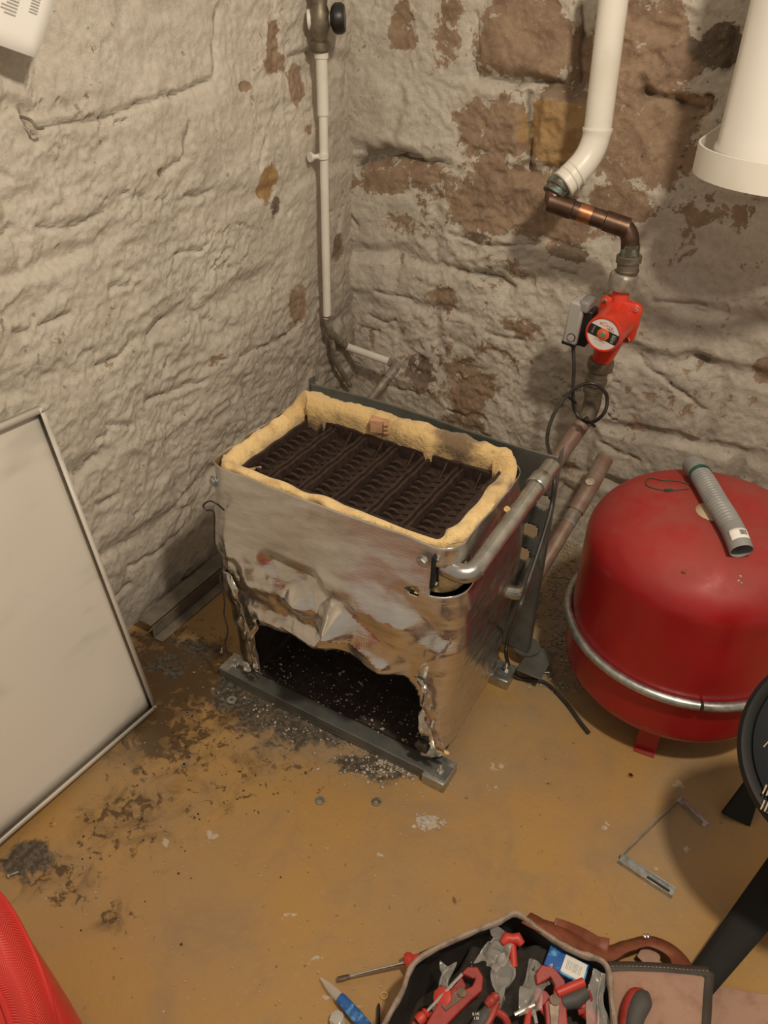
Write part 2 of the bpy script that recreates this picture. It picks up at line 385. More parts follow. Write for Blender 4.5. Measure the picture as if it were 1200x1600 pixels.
# ------------------------------------------------------------------ walls
XL, YB = -1.309, 2.048     # wall planes
def axis_lines(segs):
    out = []
    for a, b, st in segs: out += list(np.arange(a, b - 1e-6, st))
    return np.array(out + [segs[-1][1]])
def build_wall(side, U, Z, courses, grooves, blobs, grimef, mat, toPos, amp, tones):
    uu, zz = np.meshgrid(U, Z)
    sd = 10 if side == 'left' else 40
    wu = uu + amp['warp'] * fbm(uu * 5, zz * 5, 0, 4, sd) ; wz = zz + amp['warp'] * .8 * fbm(uu * 4.5, zz * 6, 5, 4, sd + 5)
    d = np.full(uu.shape, 9.0); sid = np.full(uu.shape, -1, int); k = 0; stones = []
    for (z0, z1, js) in courses:
        for a, b in zip(js[:-1], js[1:]):
            inside = (wz >= z0) & (wz < z1) & (wu >= a) & (wu < b)
            sid[inside] = k; stones.append((a, b, z0, z1))
            dd = np.minimum(np.minimum(wz - z0, z1 - wz), np.minimum(wu - a, b - wu)); d[inside] = dd[inside]; k += 1
    d = np.where(sid < 0, 0, d)
    rnd = np.random.default_rng(sd).random(k + 1)
    st = sst(0, .034, d)
    # joints fade in and out under the limewash
    vis = sst(-.25, .4, fbm(uu * 4, zz * 4, 9, 3, sd + 2)) * .85 + .15
    h = amp['stone'] * (st - 1) * vis + amp['stone'] * .8 * (rnd[sid] - .5) * st
    h += amp['big'] * fbm(uu * 3.2, zz * 3.6, 0, 3, sd + 1)
    h += amp['mid'] * fbm(uu * 13, zz * 15, 0, 4, sd + 3)
    rg = 1 - np.abs(fbm(uu * 15 + zz * 2 + .5 * fbm(uu * 9, zz * 9, 0, 2, 4), zz * 20 - uu * 2, 3, 5, sd + 7, .62)) * 1.2
    h += amp['ridge'] * (rg - .8) * 2 * (.35 + 1.1 * sst(-.3, .35, fbm(uu * 2.2, zz * 2.2, 4, 3, sd + 30)))
    h += amp['fine'] * fbm(uu * 60, zz * 60, 0, 3, sd + 8)
    if side == 'left':  # vertical brush strokes on the smoother upper part
        h += .0022 * fbm(uu * 95, zz * 8, 0, 2, 77) * sst(.85, 1.15, zz)
    crev = np.zeros(uu.shape)
    crev += .8 * (1 - sst(.0, .007, d)) * sst(.5, .9, vis) * sst(.05, .35, fbm(uu * 14, zz * 14, 2, 3, sd + 9))
    for g in grooves:
        wd, dp, pts = g[0], g[1], g[2]
        for (p, q) in zip(pts[:-1], pts[1:]):
            pu, pz = p; qu, qz = q; L2 = (qu - pu) ** 2 + (qz - pz) ** 2 + 1e-9
            xu = uu + .006 * fbm(uu * 30, zz * 30, 1, 2, 5); xz = zz + .006 * fbm(uu * 30, zz * 30, 6, 2, 6)
            t = np.clip(((xu - pu) * (qu - pu) + (xz - pz) * (qz - pz)) / L2, 0, 1)
            ds = np.hypot(xu - pu - t * (qu - pu), xz - pz - t * (qz - pz))
            gg = np.exp(-(ds / wd) ** 2)
            h -= dp * gg * .8; crev = np.maximum(crev, np.exp(-(ds / (wd * .55)) ** 2) * min(1, dp * 80))
    pm = sst(-.15, .25, fbm(uu * 2.6, zz * 2.6, 3, 3, sd + 21))
    for (fu, fz_, wd_, dp_) in ((5, 9, .010, .011), (11, 17, .013, .006)):
        cu_ = uu + .03 * fbm(uu * 8, zz * 8, 1, 3, sd + 22); cn_ = np.abs(fbm(cu_ * fu + zz * 1.5, zz * fz_ - uu * 2.5, 7, 3, sd + 23))
        ck = np.exp(-(cn_ / wd_) ** 2) * pm * sst(.1, .4, fbm(uu * 6, zz * 6, 11, 2, sd + 24)); h -= dp_ * ck; crev = np.maximum(crev, ck * .8)
    bare = np.full(uu.shape, amp['bare0']); bare += .16 * fbm(uu * 3, zz * 3, 0, 2, 55) * (amp['bare0'] > 0); tone = np.full(uu.shape, .40)
    for (cu, cz, ru, rz, s_, tn) in blobs:
        q = np.sqrt(((uu - cu) / ru) ** 2 + ((zz - cz) / rz) ** 2)
        m = s_ * (1 - sst(.35, 1.45, q)); bare = np.maximum(bare, m)
        if tn is not None: qt = 1 - sst(.8, 1.3, q + .35 * fbm(uu * 14, zz * 14, 0, 3, 12)); tone = tone * (1 - qt) + tn * qt
    h -= .003 * sst(.45, .6, bare)
    gr = grimef(uu, zz)
    P = toPos(uu, zz, h)
    nz_, nu_ = uu.shape
    V = P.reshape(-1, 3)
    # face -> owner
    fsid = sid[:-1, :-1].copy(); fd = d[:-1, :-1]
    fsid[fd < .005] = -1
    I = np.arange(nz_ * nu_).reshape(nz_, nu_)
    quads = np.stack([I[:-1, :-1], I[:-1, 1:], I[1:, 1:], I[1:, :-1]], -1)
    attrs = dict(bare=bare.ravel(), grime=gr.ravel(), tone=tone.ravel(), crev=np.clip(crev, 0, 1).ravel())
    nrm = np.array(toPos(np.zeros((1, 1)), np.zeros((1, 1)), np.array([[1.0]])) - toPos(np.zeros((1, 1)), np.zeros((1, 1)), np.array([[0.0]]))).reshape(3)
    du = np.gradient(P, axis=1); dz = np.gradient(P, axis=0); GN = np.cross(du, dz).reshape(-1, 3); GN /= np.linalg.norm(GN, axis=1)[:, None] + 1e-12
    if (GN @ nrm).mean() < 0: GN = -GN
    def mk(name, fq, parent, kind=None, extra=None, skirt=True):
        ids, inv = np.unique(fq, return_inverse=True); inv = inv.reshape(-1, 4); vs = V[ids]; nv = len(vs)
        fs = inv
        if skirt:   # sides going back into the wall
            e = np.concatenate([inv[:, [0, 1]], inv[:, [1, 2]], inv[:, [2, 3]], inv[:, [3, 0]]]); key = {}
            es = np.sort(e, 1); code = es[:, 0].astype(np.int64) * (nv + 1) + es[:, 1]; _, ix, ct = np.unique(code, return_index=True, return_counts=True)
            be = e[ix[ct == 1]]; bv = np.unique(be); mp = np.full(nv, -1); mp[bv] = np.arange(len(bv)) + nv
            nb = len(bv); vs = np.vstack([vs, vs[bv], vs[bv] - nrm * .04]); fs = np.vstack([inv, np.stack([mp[be[:, 1]], mp[be[:, 0]], mp[be[:, 0]] + nb, mp[be[:, 1]] + nb], -1)])
            am = np.concatenate([ids, ids[bv], ids[bv]])
        else: am = ids
        ev = []; ef = []
        if extra: ev, ef = extra
        nn = len(vs); allv = np.vstack([vs, np.array(ev)]) if extra else vs
        me = bpy.data.meshes.new(name)
        me.vertices.add(len(allv)); me.vertices.foreach_set('co', allv.astype(np.float32).ravel())
        af = np.vstack([fs, np.array(ef) + nn]) if extra else fs
        me.loops.add(af.size); me.loops.foreach_set('vertex_index', af.astype(np.int32).ravel())
        me.polygons.add(len(af)); me.polygons.foreach_set('loop_start', np.arange(0, af.size, 4, dtype=np.int32))
        me.polygons.foreach_set('use_smooth', [True] * len(af)); me.update(calc_edges=True)
        for kx, vv in attrs.items():
            a = np.zeros(len(allv)); a[:len(am)] = vv[am]; set_attr(me, kx, a)
        me.materials.append(mat); o = bpy.data.objects.new(name, me); COL.objects.link(o); o.parent = parent
        cn = np.zeros((len(allv), 3), np.float32); me.vertices.foreach_get('normal', cn.ravel()); bufn = np.zeros(len(allv) * 3, np.float32); me.vertices.foreach_get('normal', bufn); cn = bufn.reshape(-1, 3)
        cn[:len(ids)] = GN[ids]; me.normals_split_custom_set_from_vertices(cn.tolist())
        if kind: o['kind'] = kind
        return o
    b0 = toPos(np.array([U[0], U[-1], U[-1], U[0]] * 2), np.array([Z[0], Z[0], Z[-1], Z[-1]] * 2), np.array([-.045] * 4 + [-.2] * 4)).reshape(-1, 3)
    wobj = mk('wall_' + side, quads[fsid < 0], None, 'structure', (b0, [(0, 1, 2, 3), (4, 7, 6, 5), (0, 4, 5, 1), (1, 5, 6, 2), (2, 6, 7, 3), (3, 7, 4, 0)]))
    for i in range(k):
        q = quads[fsid == i]
        if len(q) > 8: mk('stone', q, wobj)
    return wobj

def LW(px, py): p = onx(px, py, XL); return (float(p[1]), float(p[2]))
def BW(px, py): p = ony(px, py, YB); return (float(p[0]), float(p[2]))
def blob(fn, px, py, rx, ry, s=.9, tn=None):
    c = fn(px, py); a = fn(px + rx, py); b = fn(px, py + ry); return (c[0], c[1], abs(a[0] - c[0]), abs(b[1] - c[1]), s, tn)
UL = axis_lines([(-.5, .35, .05), (.35, 2.06, .0048)]); ZL = axis_lines([(-.02, 1.46, .0048), (1.46, 2.4, .05)])
UB = axis_lines([(-1.32, .12, .0048), (.12, 1.5, .05)])
lz = [-.05, .26, .50, .745, .955, 1.19, 1.5, 1.9, 2.45]
lj = [[-.6, .2, .62, .98, 1.3, 1.66, 2.2], [-.6, 0, .48, .83, 1.22, 1.5, 1.86, 2.2], [-.6, .1, .66, 1.02, 1.4, 1.78, 2.2], [-.6, .3, .75, 1.12, 1.33, 1.7, 2.2],
      [-.6, .2, .80, LW(20, 300)[0], LW(285, 225)[0], 1.76, 2.2], [-.6, .35, LW(80, 150)[0], LW(212, 80)[0], LW(330, 70)[0], 1.86, 2.2], [-.6, .4, 1.0, 1.5, 2.2], [-.6, .2, .9, 1.3, 2.2]]
Lc = [(lz[i], lz[i + 1], lj[i]) for i in range(8)]
LG = [(.007, .012, [LW(*p) for p in s]) for s in [
    [(65, 200), (160, 183), (215, 160), (270, 147), (325, 128)], [(330, 118), (332, 60), (335, 15)], [(60, 355), (115, 352), (165, 331)], [(0, 372), (20, 358)],
    [(275, 402), (320, 385)], [(250, 272), (285, 245), (290, 195)], [(172, 453), (206, 444)], [(60, 508), (107, 492)], [(155, 570), (178, 562), (213, 530)],
    [(235, 523), (262, 500)], [(232, 628), (292, 603), (320, 592)], [(370, 555), (440, 525), (462, 508)], [(20, 520), (45, 518)], [(290, 310), (330, 300)],
    [(452, 88), (490, 82)], [(545, 68), (560, 55)], [(38, 175), (48, 200), (60, 215)], [(410, 215), (400, 260)], [(540, 105), (538, 150)],
    [(205, 885), (250, 862), (290, 830)], [(175, 935), (205, 915)], [(170, 660), (205, 662)], [(150, 690), (170, 672)], [(290, 910), (320, 890)], [(120, 740), (150, 715)],
    [(145, 785), (175, 775)], [(255, 590), (265, 560)], [(530, 340), (527, 385), (535, 400)]]]
LB = [blob(LW, 425, 75, 11, 55, .95), blob(LW, 428, 100, 18, 22, .95), blob(LW, 462, 130, 14, 36, .95), blob(LW, 414, 287, 17, 30, 1.1, .7), blob(LW, 430, 325, 13, 20, .9, .1),
      blob(LW, 462, 475, 15, 38, .85), blob(LW, 478, 205, 8, 12, .8), blob(LW, 380, 135, 12, 10, .75), blob(LW, 332, 565, 18, 14, .62), blob(LW, 247, 268, 9, 9, .6), blob(LW, 528, 385, 9, 22, .85, .1)]
def lgrime(u, z):
    a = sst(1.0, 1.9, u) * (1 - sst(.35, .95, z)) * .62 + (1 - sst(.0, .28, z)) * .5 * sst(.75, 1.0, u)
    a += sst(1.72, 2.0, u) * .38
    return np.clip(a + .08 * fbm(u * 8, z * 8, 0, 3, 3), 0, .95)
build_wall('left', UL, ZL, Lc, LG, LB, lgrime, M_WL, lambda u, z, h: np.stack([XL + .004 + h, u, z], -1), dict(stone=.011, big=.016, mid=.007, ridge=.0050, fine=.0018, warp=.055, bare0=-.12), None)
bz = [-.05, .17, .36, .575, BW(740, 425)[1], BW(760, 262)[1], BW(870, 135)[1], 1.42, 1.66, 1.95, 2.45]
bj = [[-1.4, -1.1, -.7, -.3, .2, .8, 1.6], [-1.4, -1.2, -.86, -.5, -.1, .4, 1, 1.6], [-1.4, -1.0, -.62, -.2, .3, 1.6], [-1.4, -1.15, -.8, -.48, -.02, .5, 1.6],
      [-1.4, BW(692, 330)[0], BW(1040, 360)[0] - .06, .3, .9, 1.6], [-1.4, BW(700, 190)[0] - .16, BW(817, 200)[0], BW(930, 220)[0], BW(1080, 230)[0], .3, 1.6],
      [-1.4, BW(605, 60)[0], BW(740, 60)[0], BW(905, 60)[0], BW(1130, 80)[0], .4, 1.6], [-1.4, -1.0, -.5, 0, .6, 1.6], [-1.4, -.8, -.2, .4, 1.6], [-1.4, -.6, .3, 1.6]]
Bc = [(bz[i], bz[i + 1], bj[i]) for i in range(10)]
BG = [(.011, .022, [BW(*p) for p in s]) for s in [
    [(548, 262), (575, 243), (605, 238), (650, 252), (700, 258)], [(743, 118), (800, 128), (870, 133)], [(818, 150), (822, 262)], [(905, 10), (900, 128)],
    [(1000, 145), (1060, 160), (1100, 168)], [(712, 422), (750, 432), (800, 450)], [(1000, 122), (1010, 150)], [(1140, 55), (1135, 110)]]] + \
     [(.006, .011, [BW(*p) for p in s]) for s in [[(742, 20), (740, 112)], [(700, 365), (760, 385), (840, 383)], [(545, 330), (556, 350)], [(575, 492), (600, 505), (618, 500)], [(590, 455), (640, 468)],
    [(560, 510), (590, 518)], [(545, 562), (562, 572)], [(860, 375), (910, 390)], [(700, 640), (760, 655)], [(600, 600), (650, 615)], [(1000, 560), (1050, 600), (1100, 640)],
    [(1020, 470), (1100, 480)], [(940, 690), (1000, 720)], [(860, 420), (900, 430)], [(760, 520), (820, 535)]]] + \
     [(.022, .030, [BW(*p) for p in s]) for s in [[(555, 258), (600, 246), (640, 250)], [(882, 762), (900, 785)], [(1085, 560), (1100, 570)]]]
BB = [blob(BW, 820, 65, 100, 80, 1.0, .42), blob(BW, 1010, 80, 120, 85, 1.05, .38), blob(BW, 770, 205, 80, 65, .82, .42), blob(BW, 960, 150, 180, 40, .85, .42), blob(BW, 880, 350, 110, 40, .8, .42), blob(BW, 600, 285, 60, 24, .8, .42), blob(BW, 868, 200, 52, 70, 1.15, .62), blob(BW, 1010, 225, 100, 80, 1.02, .46),
      blob(BW, 800, 315, 140, 70, .98, .42), blob(BW, 640, 275, 90, 30, .74, .42), blob(BW, 970, 320, 70, 35, .85, .42), blob(BW, 640, 330, 60, 50, .42), blob(BW, 625, 45, 32, 50, .66, .4), blob(BW, 700, 60, 38, 70, .58),
      blob(BW, 1125, 75, 48, 38, 1.2, .02), blob(BW, 700, 465, 30, 22, .72, .42), blob(BW, 812, 510, 45, 22, .66, .42), blob(BW, 725, 605, 58, 60, .80, .38), blob(BW, 770, 560, 60, 32, .55, .4), blob(BW, 660, 580, 34, 24, .78, .1),
      blob(BW, 890, 395, 34, 12, .95, .1), blob(BW, 745, 370, 20, 10, .8, .1), blob(BW, 1195, 580, 24, 24, 1.0, .2), blob(BW, 1030, 535, 36, 22, .33), blob(BW, 725, 660, 40, 16, .8, .2), blob(BW, 785, 415, 60, 22, .52),
      blob(BW, 1120, 335, 90, 30, .62, .3), blob(BW, 880, 140, 60, 20, .78, .2), blob(BW, 700, 300, 60, 30, .6)]
def bgrime(u, z):
    a = .04 + sst(-.62, -.35, u) * (1 - sst(.55, 1.0, z)) * .34 + (1 - sst(.05, .50, z)) * .38
    return np.clip(a + .12 * fbm(u * 6, z * 6, 0, 3, 8), 0, .95)
build_wall('back', UB, ZL, Bc, BG, BB, bgrime, M_WB, lambda u, z, h: np.stack([u, YB - .004 - h, z], -1), dict(stone=.022, big=.016, mid=.008, ridge=.0052, fine=.0020, warp=.034, bare0=.15), None)

# ------------------------------------------------------------------ floor
UX = axis_lines([(-1.5, -1.32, .06), (-1.32, .42, .008), (.42, 1.5, .06)]); UY = axis_lines([(-.5, .25, .05), (.25, 2.1, .008)])
fx, fy = np.meshgrid(UX, UY); fz = .0022 * fbm(fx * 3, fy * 3, 0, 3, 90); fz -= fz.max() + .0
def fblob(px, py, rx, ry, s, soft=.4):
    c = onz(px, py); a = onz(px + rx, py) - c; b = onz(px, py + ry) - c
    A = np.array([[a[0], b[0]], [a[1], b[1]]]); iA = np.linalg.inv(A)
    qx = iA[0, 0] * (fx - c[0]) + iA[0, 1] * (fy - c[1]); qy = iA[1, 0] * (fx - c[0]) + iA[1, 1] * (fy - c[1])
    return s * (1 - sst(soft * .4, 1.6 if soft > .35 else 1.4, np.hypot(qx, qy)))
def mx(*l): return np.maximum.reduce(list(l))
dirt = mx(fblob(270, 1050, 100, 70, 1.3), fblob(245, 1130, 65, 80, 1.0), fblob(200, 1270, 70, 60, .7), fblob(290, 1060, 130, 90, .85), fblob(255, 1150, 130, 80, .75), fblob(190, 1290, 90, 70, .62), fblob(100, 1380, 80, 60, .55), fblob(420, 1190, 130, 55, .5), fblob(370, 1100, 90, 60, .8), fblob(300, 1220, 130, 90, .42), fblob(180, 1430, 60, 40, .42),
          fblob(880, 1240, 60, 60, .22), fblob(650, 1440, 160, 60, .2), fblob(250, 1000, 60, 30, .9))
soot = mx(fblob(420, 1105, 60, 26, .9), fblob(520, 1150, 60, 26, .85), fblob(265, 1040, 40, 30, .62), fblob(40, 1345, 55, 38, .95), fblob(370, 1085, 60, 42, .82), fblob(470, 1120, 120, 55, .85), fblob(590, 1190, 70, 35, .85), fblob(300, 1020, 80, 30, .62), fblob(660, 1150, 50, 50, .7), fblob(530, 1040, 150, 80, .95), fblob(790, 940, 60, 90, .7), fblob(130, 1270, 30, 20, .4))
dust = mx(fblob(900, 960, 90, 150, 1.0), fblob(860, 1050, 60, 60, .7), fblob(560, 1150, 150, 55, .62), fblob(960, 850, 160, 150, 1.0), fblob(150, 1180, 90, 60, .35), fblob(800, 1130, 100, 40, .4), fblob(1090, 1230, 90, 60, .45), fblob(1050, 1330, 90, 90, .38), fblob(750, 1200, 90, 40, .3))
chip = mx(fblob(668, 1285, 26, 18, 1.05, .3), fblob(330, 1305, 15, 14, .85, .3), fblob(258, 1317, 10, 12, .85, .3), fblob(452, 1430, 20, 9, .8, .3), fblob(590, 1335, 24, 6, .7), fblob(1075, 1325, 14, 14, .8, .3), fblob(1060, 1225, 16, 8, .8), fblob(775, 1198, 18, 10, .75),
          fblob(770, 1230, 20, 8, .6), fblob(610, 1195, 45, 20, .62), fblob(505, 1560, 18, 12, .6), fblob(490, 1500, 14, 10, .7), fblob(945, 1290, 12, 10, .7), fblob(1020, 1360, 10, 8, .7))
mb = MB(); P = np.stack([fx, fy, fz], -1)
mb.grid(P); mb.keep = True
mb.add([(-1.6, -.5, -.15), (1.6, -.5, -.15), (1.6, 2.2, -.15), (-1.6, 2.2, -.15)], [(0, 1, 2, 3)])
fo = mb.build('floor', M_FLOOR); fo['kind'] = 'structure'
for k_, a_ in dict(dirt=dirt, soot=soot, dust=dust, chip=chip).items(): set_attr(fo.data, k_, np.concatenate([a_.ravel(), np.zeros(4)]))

# ------------------------------------------------------------------ boiler
bx0, bx1, by0, by1 = -.972, -.425, .985, 1.305
boiler = thing('boiler_carcass', (-.70, 1.14, 0), 'stripped boiler wrapped in torn silver foil with cast iron top open, standing by the corner', 'boiler')
def rrect(x0, x1, y0, y1, r, step):
    pts = []
    def seg(a, b):
        n = max(2, int(np.hypot(b[0] - a[0], b[1] - a[1]) / step)); return [(a[0] + (b[0] - a[0]) * i / n, a[1] + (b[1] - a[1]) * i / n) for i in range(n)]
    def cor(cx, cy, a0):
        n = max(3, int(r * 1.57 / step)); return [(cx + r * math.cos(a0 + math.pi / 2 * i / n), cy + r * math.sin(a0 + math.pi / 2 * i / n)) for i in range(n)]
    # start at back-left going counter-clockwise: left side down to front, front, right, back
    pts += seg((x0, y1 - r), (x0, y0 + r)) + cor(x0 + r, y0 + r, math.pi) + seg((x0 + r, y0), (x1 - r, y0)) + cor(x1 - r, y0 + r, -math.pi / 2) + seg((x1, y0 + r), (x1, y1 - r)) + cor(x1 - r, y1 - r, 0) + seg((x1 - r, y1), (x0 + r, y1)) + cor(x0 + r, y1 - r, math.pi / 2)
    return np.array(pts)
pp = rrect(bx0, bx1, by0, by1, .045, .0045); npp = len(pp)
tn = np.roll(pp, -1, 0) - np.roll(pp, 1, 0); tn /= np.linalg.norm(tn, axis=1)[:, None]; nn2 = np.stack([tn[:, 1], -tn[:, 0]], -1)
zs = np.linspace(.035, .612, 124)
xx = np.repeat(pp[None, :, 0], len(zs), 0); yy = np.repeat(pp[None, :, 1], len(zs), 0); zz = np.repeat(zs[:, None], npp, 1)
ss = np.cumsum(np.r_[0, np.hypot(*(np.diff(pp, axis=0)).T)]); s2 = np.repeat(ss[None], len(zs), 0)
def trinoise(u, v, seed):      # linear interpolation on a triangle lattice: straight creases, flat facets
    sk = (u + v) * .366; i = np.floor(u + sk); j = np.floor(v + sk); a = u + sk - i; b = v + sk - j; z_ = np.zeros_like(u)
    h00, h11 = _hash(i, j, z_, seed), _hash(i + 1, j + 1, z_, seed); h10, h01 = _hash(i + 1, j, z_, seed), _hash(i, j + 1, z_, seed)
    return 2 * np.where(a > b, h00 + (h10 - h00) * a + (h11 - h10) * b, h00 + (h01 - h00) * b + (h11 - h01) * a) - 1
front = np.exp(-((yy - by0) / .03) ** 2)
lowf = 1 - sst(.36, .47, zz + .06 * fbm(s2 * 5, zz * 0, 0, 2, 210)); leftm = sst(-.93, -.97, xx); crm = np.clip(.16 + .84 * lowf * (.25 + .75 * front * sst(-.58, -.68, xx)) + .5 * leftm, 0, 1)
wu_ = s2 + .02 * fbm(s2 * 9, zz * 9, 0, 2, 211)
cr = crm * (.0065 * trinoise(wu_ * 10 + zz * 4, zz * 13, 201) + .0045 * trinoise(wu_ * 27, zz * 23 + s2 * 9, 202) + .0016 * trinoise(wu_ * 55, zz * 50, 203))
cr += .0016 * fbm(s2 * 5 + zz * 4, zz * 38 - s2 * 9, 0, 3, 204) - .002
# big crumpled flap above the opening
def rid(px, py, qx, qy, wd, a):
    p = ony(px, py, by0); q = ony(qx, qy, by0); L2 = (q[0] - p[0]) ** 2 + (q[2] - p[2]) ** 2
    t = np.clip(((xx - p[0]) * (q[0] - p[0]) + (zz - p[2]) * (q[2] - p[2])) / L2, 0, 1); ds = np.hypot(xx - p[0] - t * (q[0] - p[0]), zz - p[2] - t * (q[2] - p[2]))
    return a * np.clip(1 - ds / wd, 0, 1) * front
flap = rid(545, 955, 615, 1020, .05, .028) + rid(545, 955, 500, 1000, .045, .02) + rid(480, 930, 545, 955, .04, .016) + rid(400, 900, 480, 930, .05, .012) + .020 * sst(.26, .40, zz) * sst(.58, .46, zz) * sst(-.74, -.62, xx) * sst(-.455, -.52, xx) * front \
    + rid(420, 960, 610, 1025, .03, .016) + rid(600, 900, 700, 990, .05, -.007) + rid(520, 900, 650, 965, .035, .012) + rid(640, 920, 690, 1000, .03, -.008) + rid(430, 870, 560, 925, .03, -.010)
bulge = .020 * sst(.62, .44, zz) * sst(.0, .42, zz)
off = cr + flap + bulge + .006 * front * sst(.45, .6, zz)
# pull in at the top of the left side, torn at lower left
X = xx + nn2[None, :, 0] * off; Y = yy + nn2[None, :, 1] * off; Zz = zz.copy()
Zz[-4:] += .004 * fbm(s2[-4:] * 9, 0 * s2[-4:], 0, 2, 222)
# opening outline in the front plane
op = [(395, 968), (440, 978), (500, 997), (560, 1018), (610, 1034), (640, 1050), (655, 1075), (660, 1120)]
opx = np.array([ony(a, b, by0)[0] for a, b in op]); opz = np.array([ony(a, b, by0)[2] for a, b in op])
ztop = np.interp(xx, opx, opz) + .004 * fbm(xx * 40, zz * 0, 0, 2, 9)
hole = (yy < by0 + .012) & (xx > opx[0]) & (xx < opx[-1] - .0) & (zz < ztop)
low = .05 + .10 * sst(.0, .3, np.clip(yy - by0, 0, 1)) * (xx < -.9) + .03 * fbm(s2 * 9, 0 * s2, 0, 3, 31)
hole |= (zz < np.where((xx < -.9) | (yy > by0 + .03), low + .02, .04))
# gap cut for the manifold at the front right corner
hc = ony(690, 905, .99); hole |= (np.hypot((xx + .437) / 1.0, (yy - 1.0) * .8) < .034) & (np.abs(zz - hc[2]) < .030)
kc = ony(652, 915, by0); hole |= (np.hypot(xx - kc[0], zz - kc[2]) < .011) & (yy < 1.0)
nzr = len(zs); I = np.arange(nzr * npp).reshape(nzr, npp)
q = np.stack([I[:-1, :], np.roll(I[:-1, :], -1, 1), np.roll(I[1:, :], -1, 1), I[1:, :]], -1)
keep = ~hole[:-1, :]; q = q[keep]
mb = MB(); mb.add(np.stack([X, Y, Zz], -1).reshape(-1, 3), [tuple(map(int, a)) for a in q])
used = np.unique(q)
jk = mb.build('foil_jacket', M_FOIL, boiler, sharp=22, solid=.0015)
tar = np.clip(sst(-.88, -.97, xx) * .45 * (1 - sst(.35, .6, zz)) + .5 * (1 - sst(.02, .1, zz)) + .75 * (xx < -.93) * (1 - sst(.12, .55, zz)) + .15 * front * sst(.4, .3, zz), 0, 1)
shi = np.clip(front * (1 - sst(.42, .48, zz)) + (xx > -.45) * .8, 0, 1)
set_attr(jk.data, 'tarnish', tar.ravel()); set_attr(jk.data, 'shine', shi.ravel())
tag(jk, 'crinkled silver foil jacket torn open at the bottom front')

# mineral wool: inner lining, rim
def wool_ring(name, z0, z1, th, mat, r0, hz, seed, sel=None, label=None, dy=None):
    base = rrect(bx0 + .006, bx1 - .006, by0 + .006, by1 - .004, .045, .006); n = len(base)
    t2 = np.roll(base, -1, 0) - np.roll(base, 1, 0); t2 /= np.linalg.norm(t2, axis=1)[:, None]; n3 = np.stack([t2[:, 1], -t2[:, 0]], -1)
    s = np.cumsum(np.r_[0, np.hypot(*np.diff(base, axis=0).T)])
    prof = [(0, z0)] + [(0, z0 + (z1 - z0) * k / 5) for k in range(1, 5)] + [(-th * (.5 - .5 * math.cos(a)) + .006 * math.sin(a), z1 + hz * math.sin(a)) for a in np.linspace(0, math.pi, 11)] + [(-th, z1 - (z1 - z0) * k / 7) for k in range(1, 8)]
    V = []
    for i in range(n):
        back = sst(by1 - .06, by1 - .01, base[i, 1]); right = sst(bx1 - .05, bx1 - .01, base[i, 0]); fr = 1 - sst(by0 + .01, by0 + .05, base[i, 1])
        lump = .5 + .5 * vnoise(s[i] * 14, 0, 0, seed); thk = 1 + .22 * vnoise(s[i] * 9, 3, 0, seed + 1) + .25 * right * 1.2 + back * .1
        zz_ = back * .034 + right * (.002 + .014 * lump) - fr * .008 + .004 * vnoise(s[i] * 22, 1, 0, seed + 2)
        for j, (o, z) in enumerate(prof):
            nz = vnoise(s[i] * 45, j * .6, 0, seed + 5) * .0035 + vnoise(s[i] * 110, j * 1.3, 0, seed + 6) * .0016
            oo = o * thk + nz - back * .012 * sst(z0, z1, z)
            top = sst(z0 + (z1 - z0) * .3, z1, z)
            V.append((base[i, 0] + n3[i, 0] * oo, base[i, 1] + n3[i, 1] * oo, z + zz_ * top + nz * .8))
    m = len(prof); fs = [(i * m + j, ((i + 1) % n) * m + j, ((i + 1) % n) * m + j + 1, i * m + j + 1) for i in range(n) for j in range(m - 1)]
    fs += [(i * m, i * m + m - 1, ((i + 1) % n) * m + m - 1, ((i + 1) % n) * m) for i in range(n)]
    idx = [(f, base[f[0] // m]) for f in fs]
    out = []
    for nm, mt, cond, lb in sel:
        b = MB(); b.add(V, [f for f, p in idx if cond(p)]); o = b.build(nm, mt, boiler, sharp=80); o['label'] = lb
        bm = bmesh.new(); bm.from_mesh(o.data); bmesh.ops.delete(bm, geom=[v for v in bm.verts if not v.link_faces], context='VERTS'); bm.to_mesh(o.data); bm.free(); out.append(o)
    return out
isback = lambda p: p[1] > by1 - .02 or (p[0] > bx1 - .03 and p[1] > by0 + .16) or (p[0] < bx0 + .03 and p[1] > by1 - .09)
wool_ring('insulation', .50, .598, .031, M_WOOL, 0, .020, 300, [('wool_insulation', M_WOOL, lambda p: not isback(p), 'clean yellow mineral wool along the front rim'), ('wool_insulation', M_WOOLD, isback, 'scorched yellow mineral wool along the rear and right rim')])
# inner carcass walls (sooty), behind the opening
mb = MB(); mb.box((-.70, 1.275, .27), (.47, .006, .46)); mb.box((-.928, 1.15, .27), (.006, .26, .46)); mb.box((-.468, 1.15, .27), (.006, .26, .46)); mb.box((-.70, 1.02, .41), (.46, .006, .20)); mb.build('combustion_chamber', M_IRON2, boiler)
mb = MB(); mb.box((-.70, 1.14, .028), (.50, .27, .006)); mb.box((-.70, 1.272, .05), (.50, .004, .04)); mb.build('base_tray', M_IRON2, boiler)
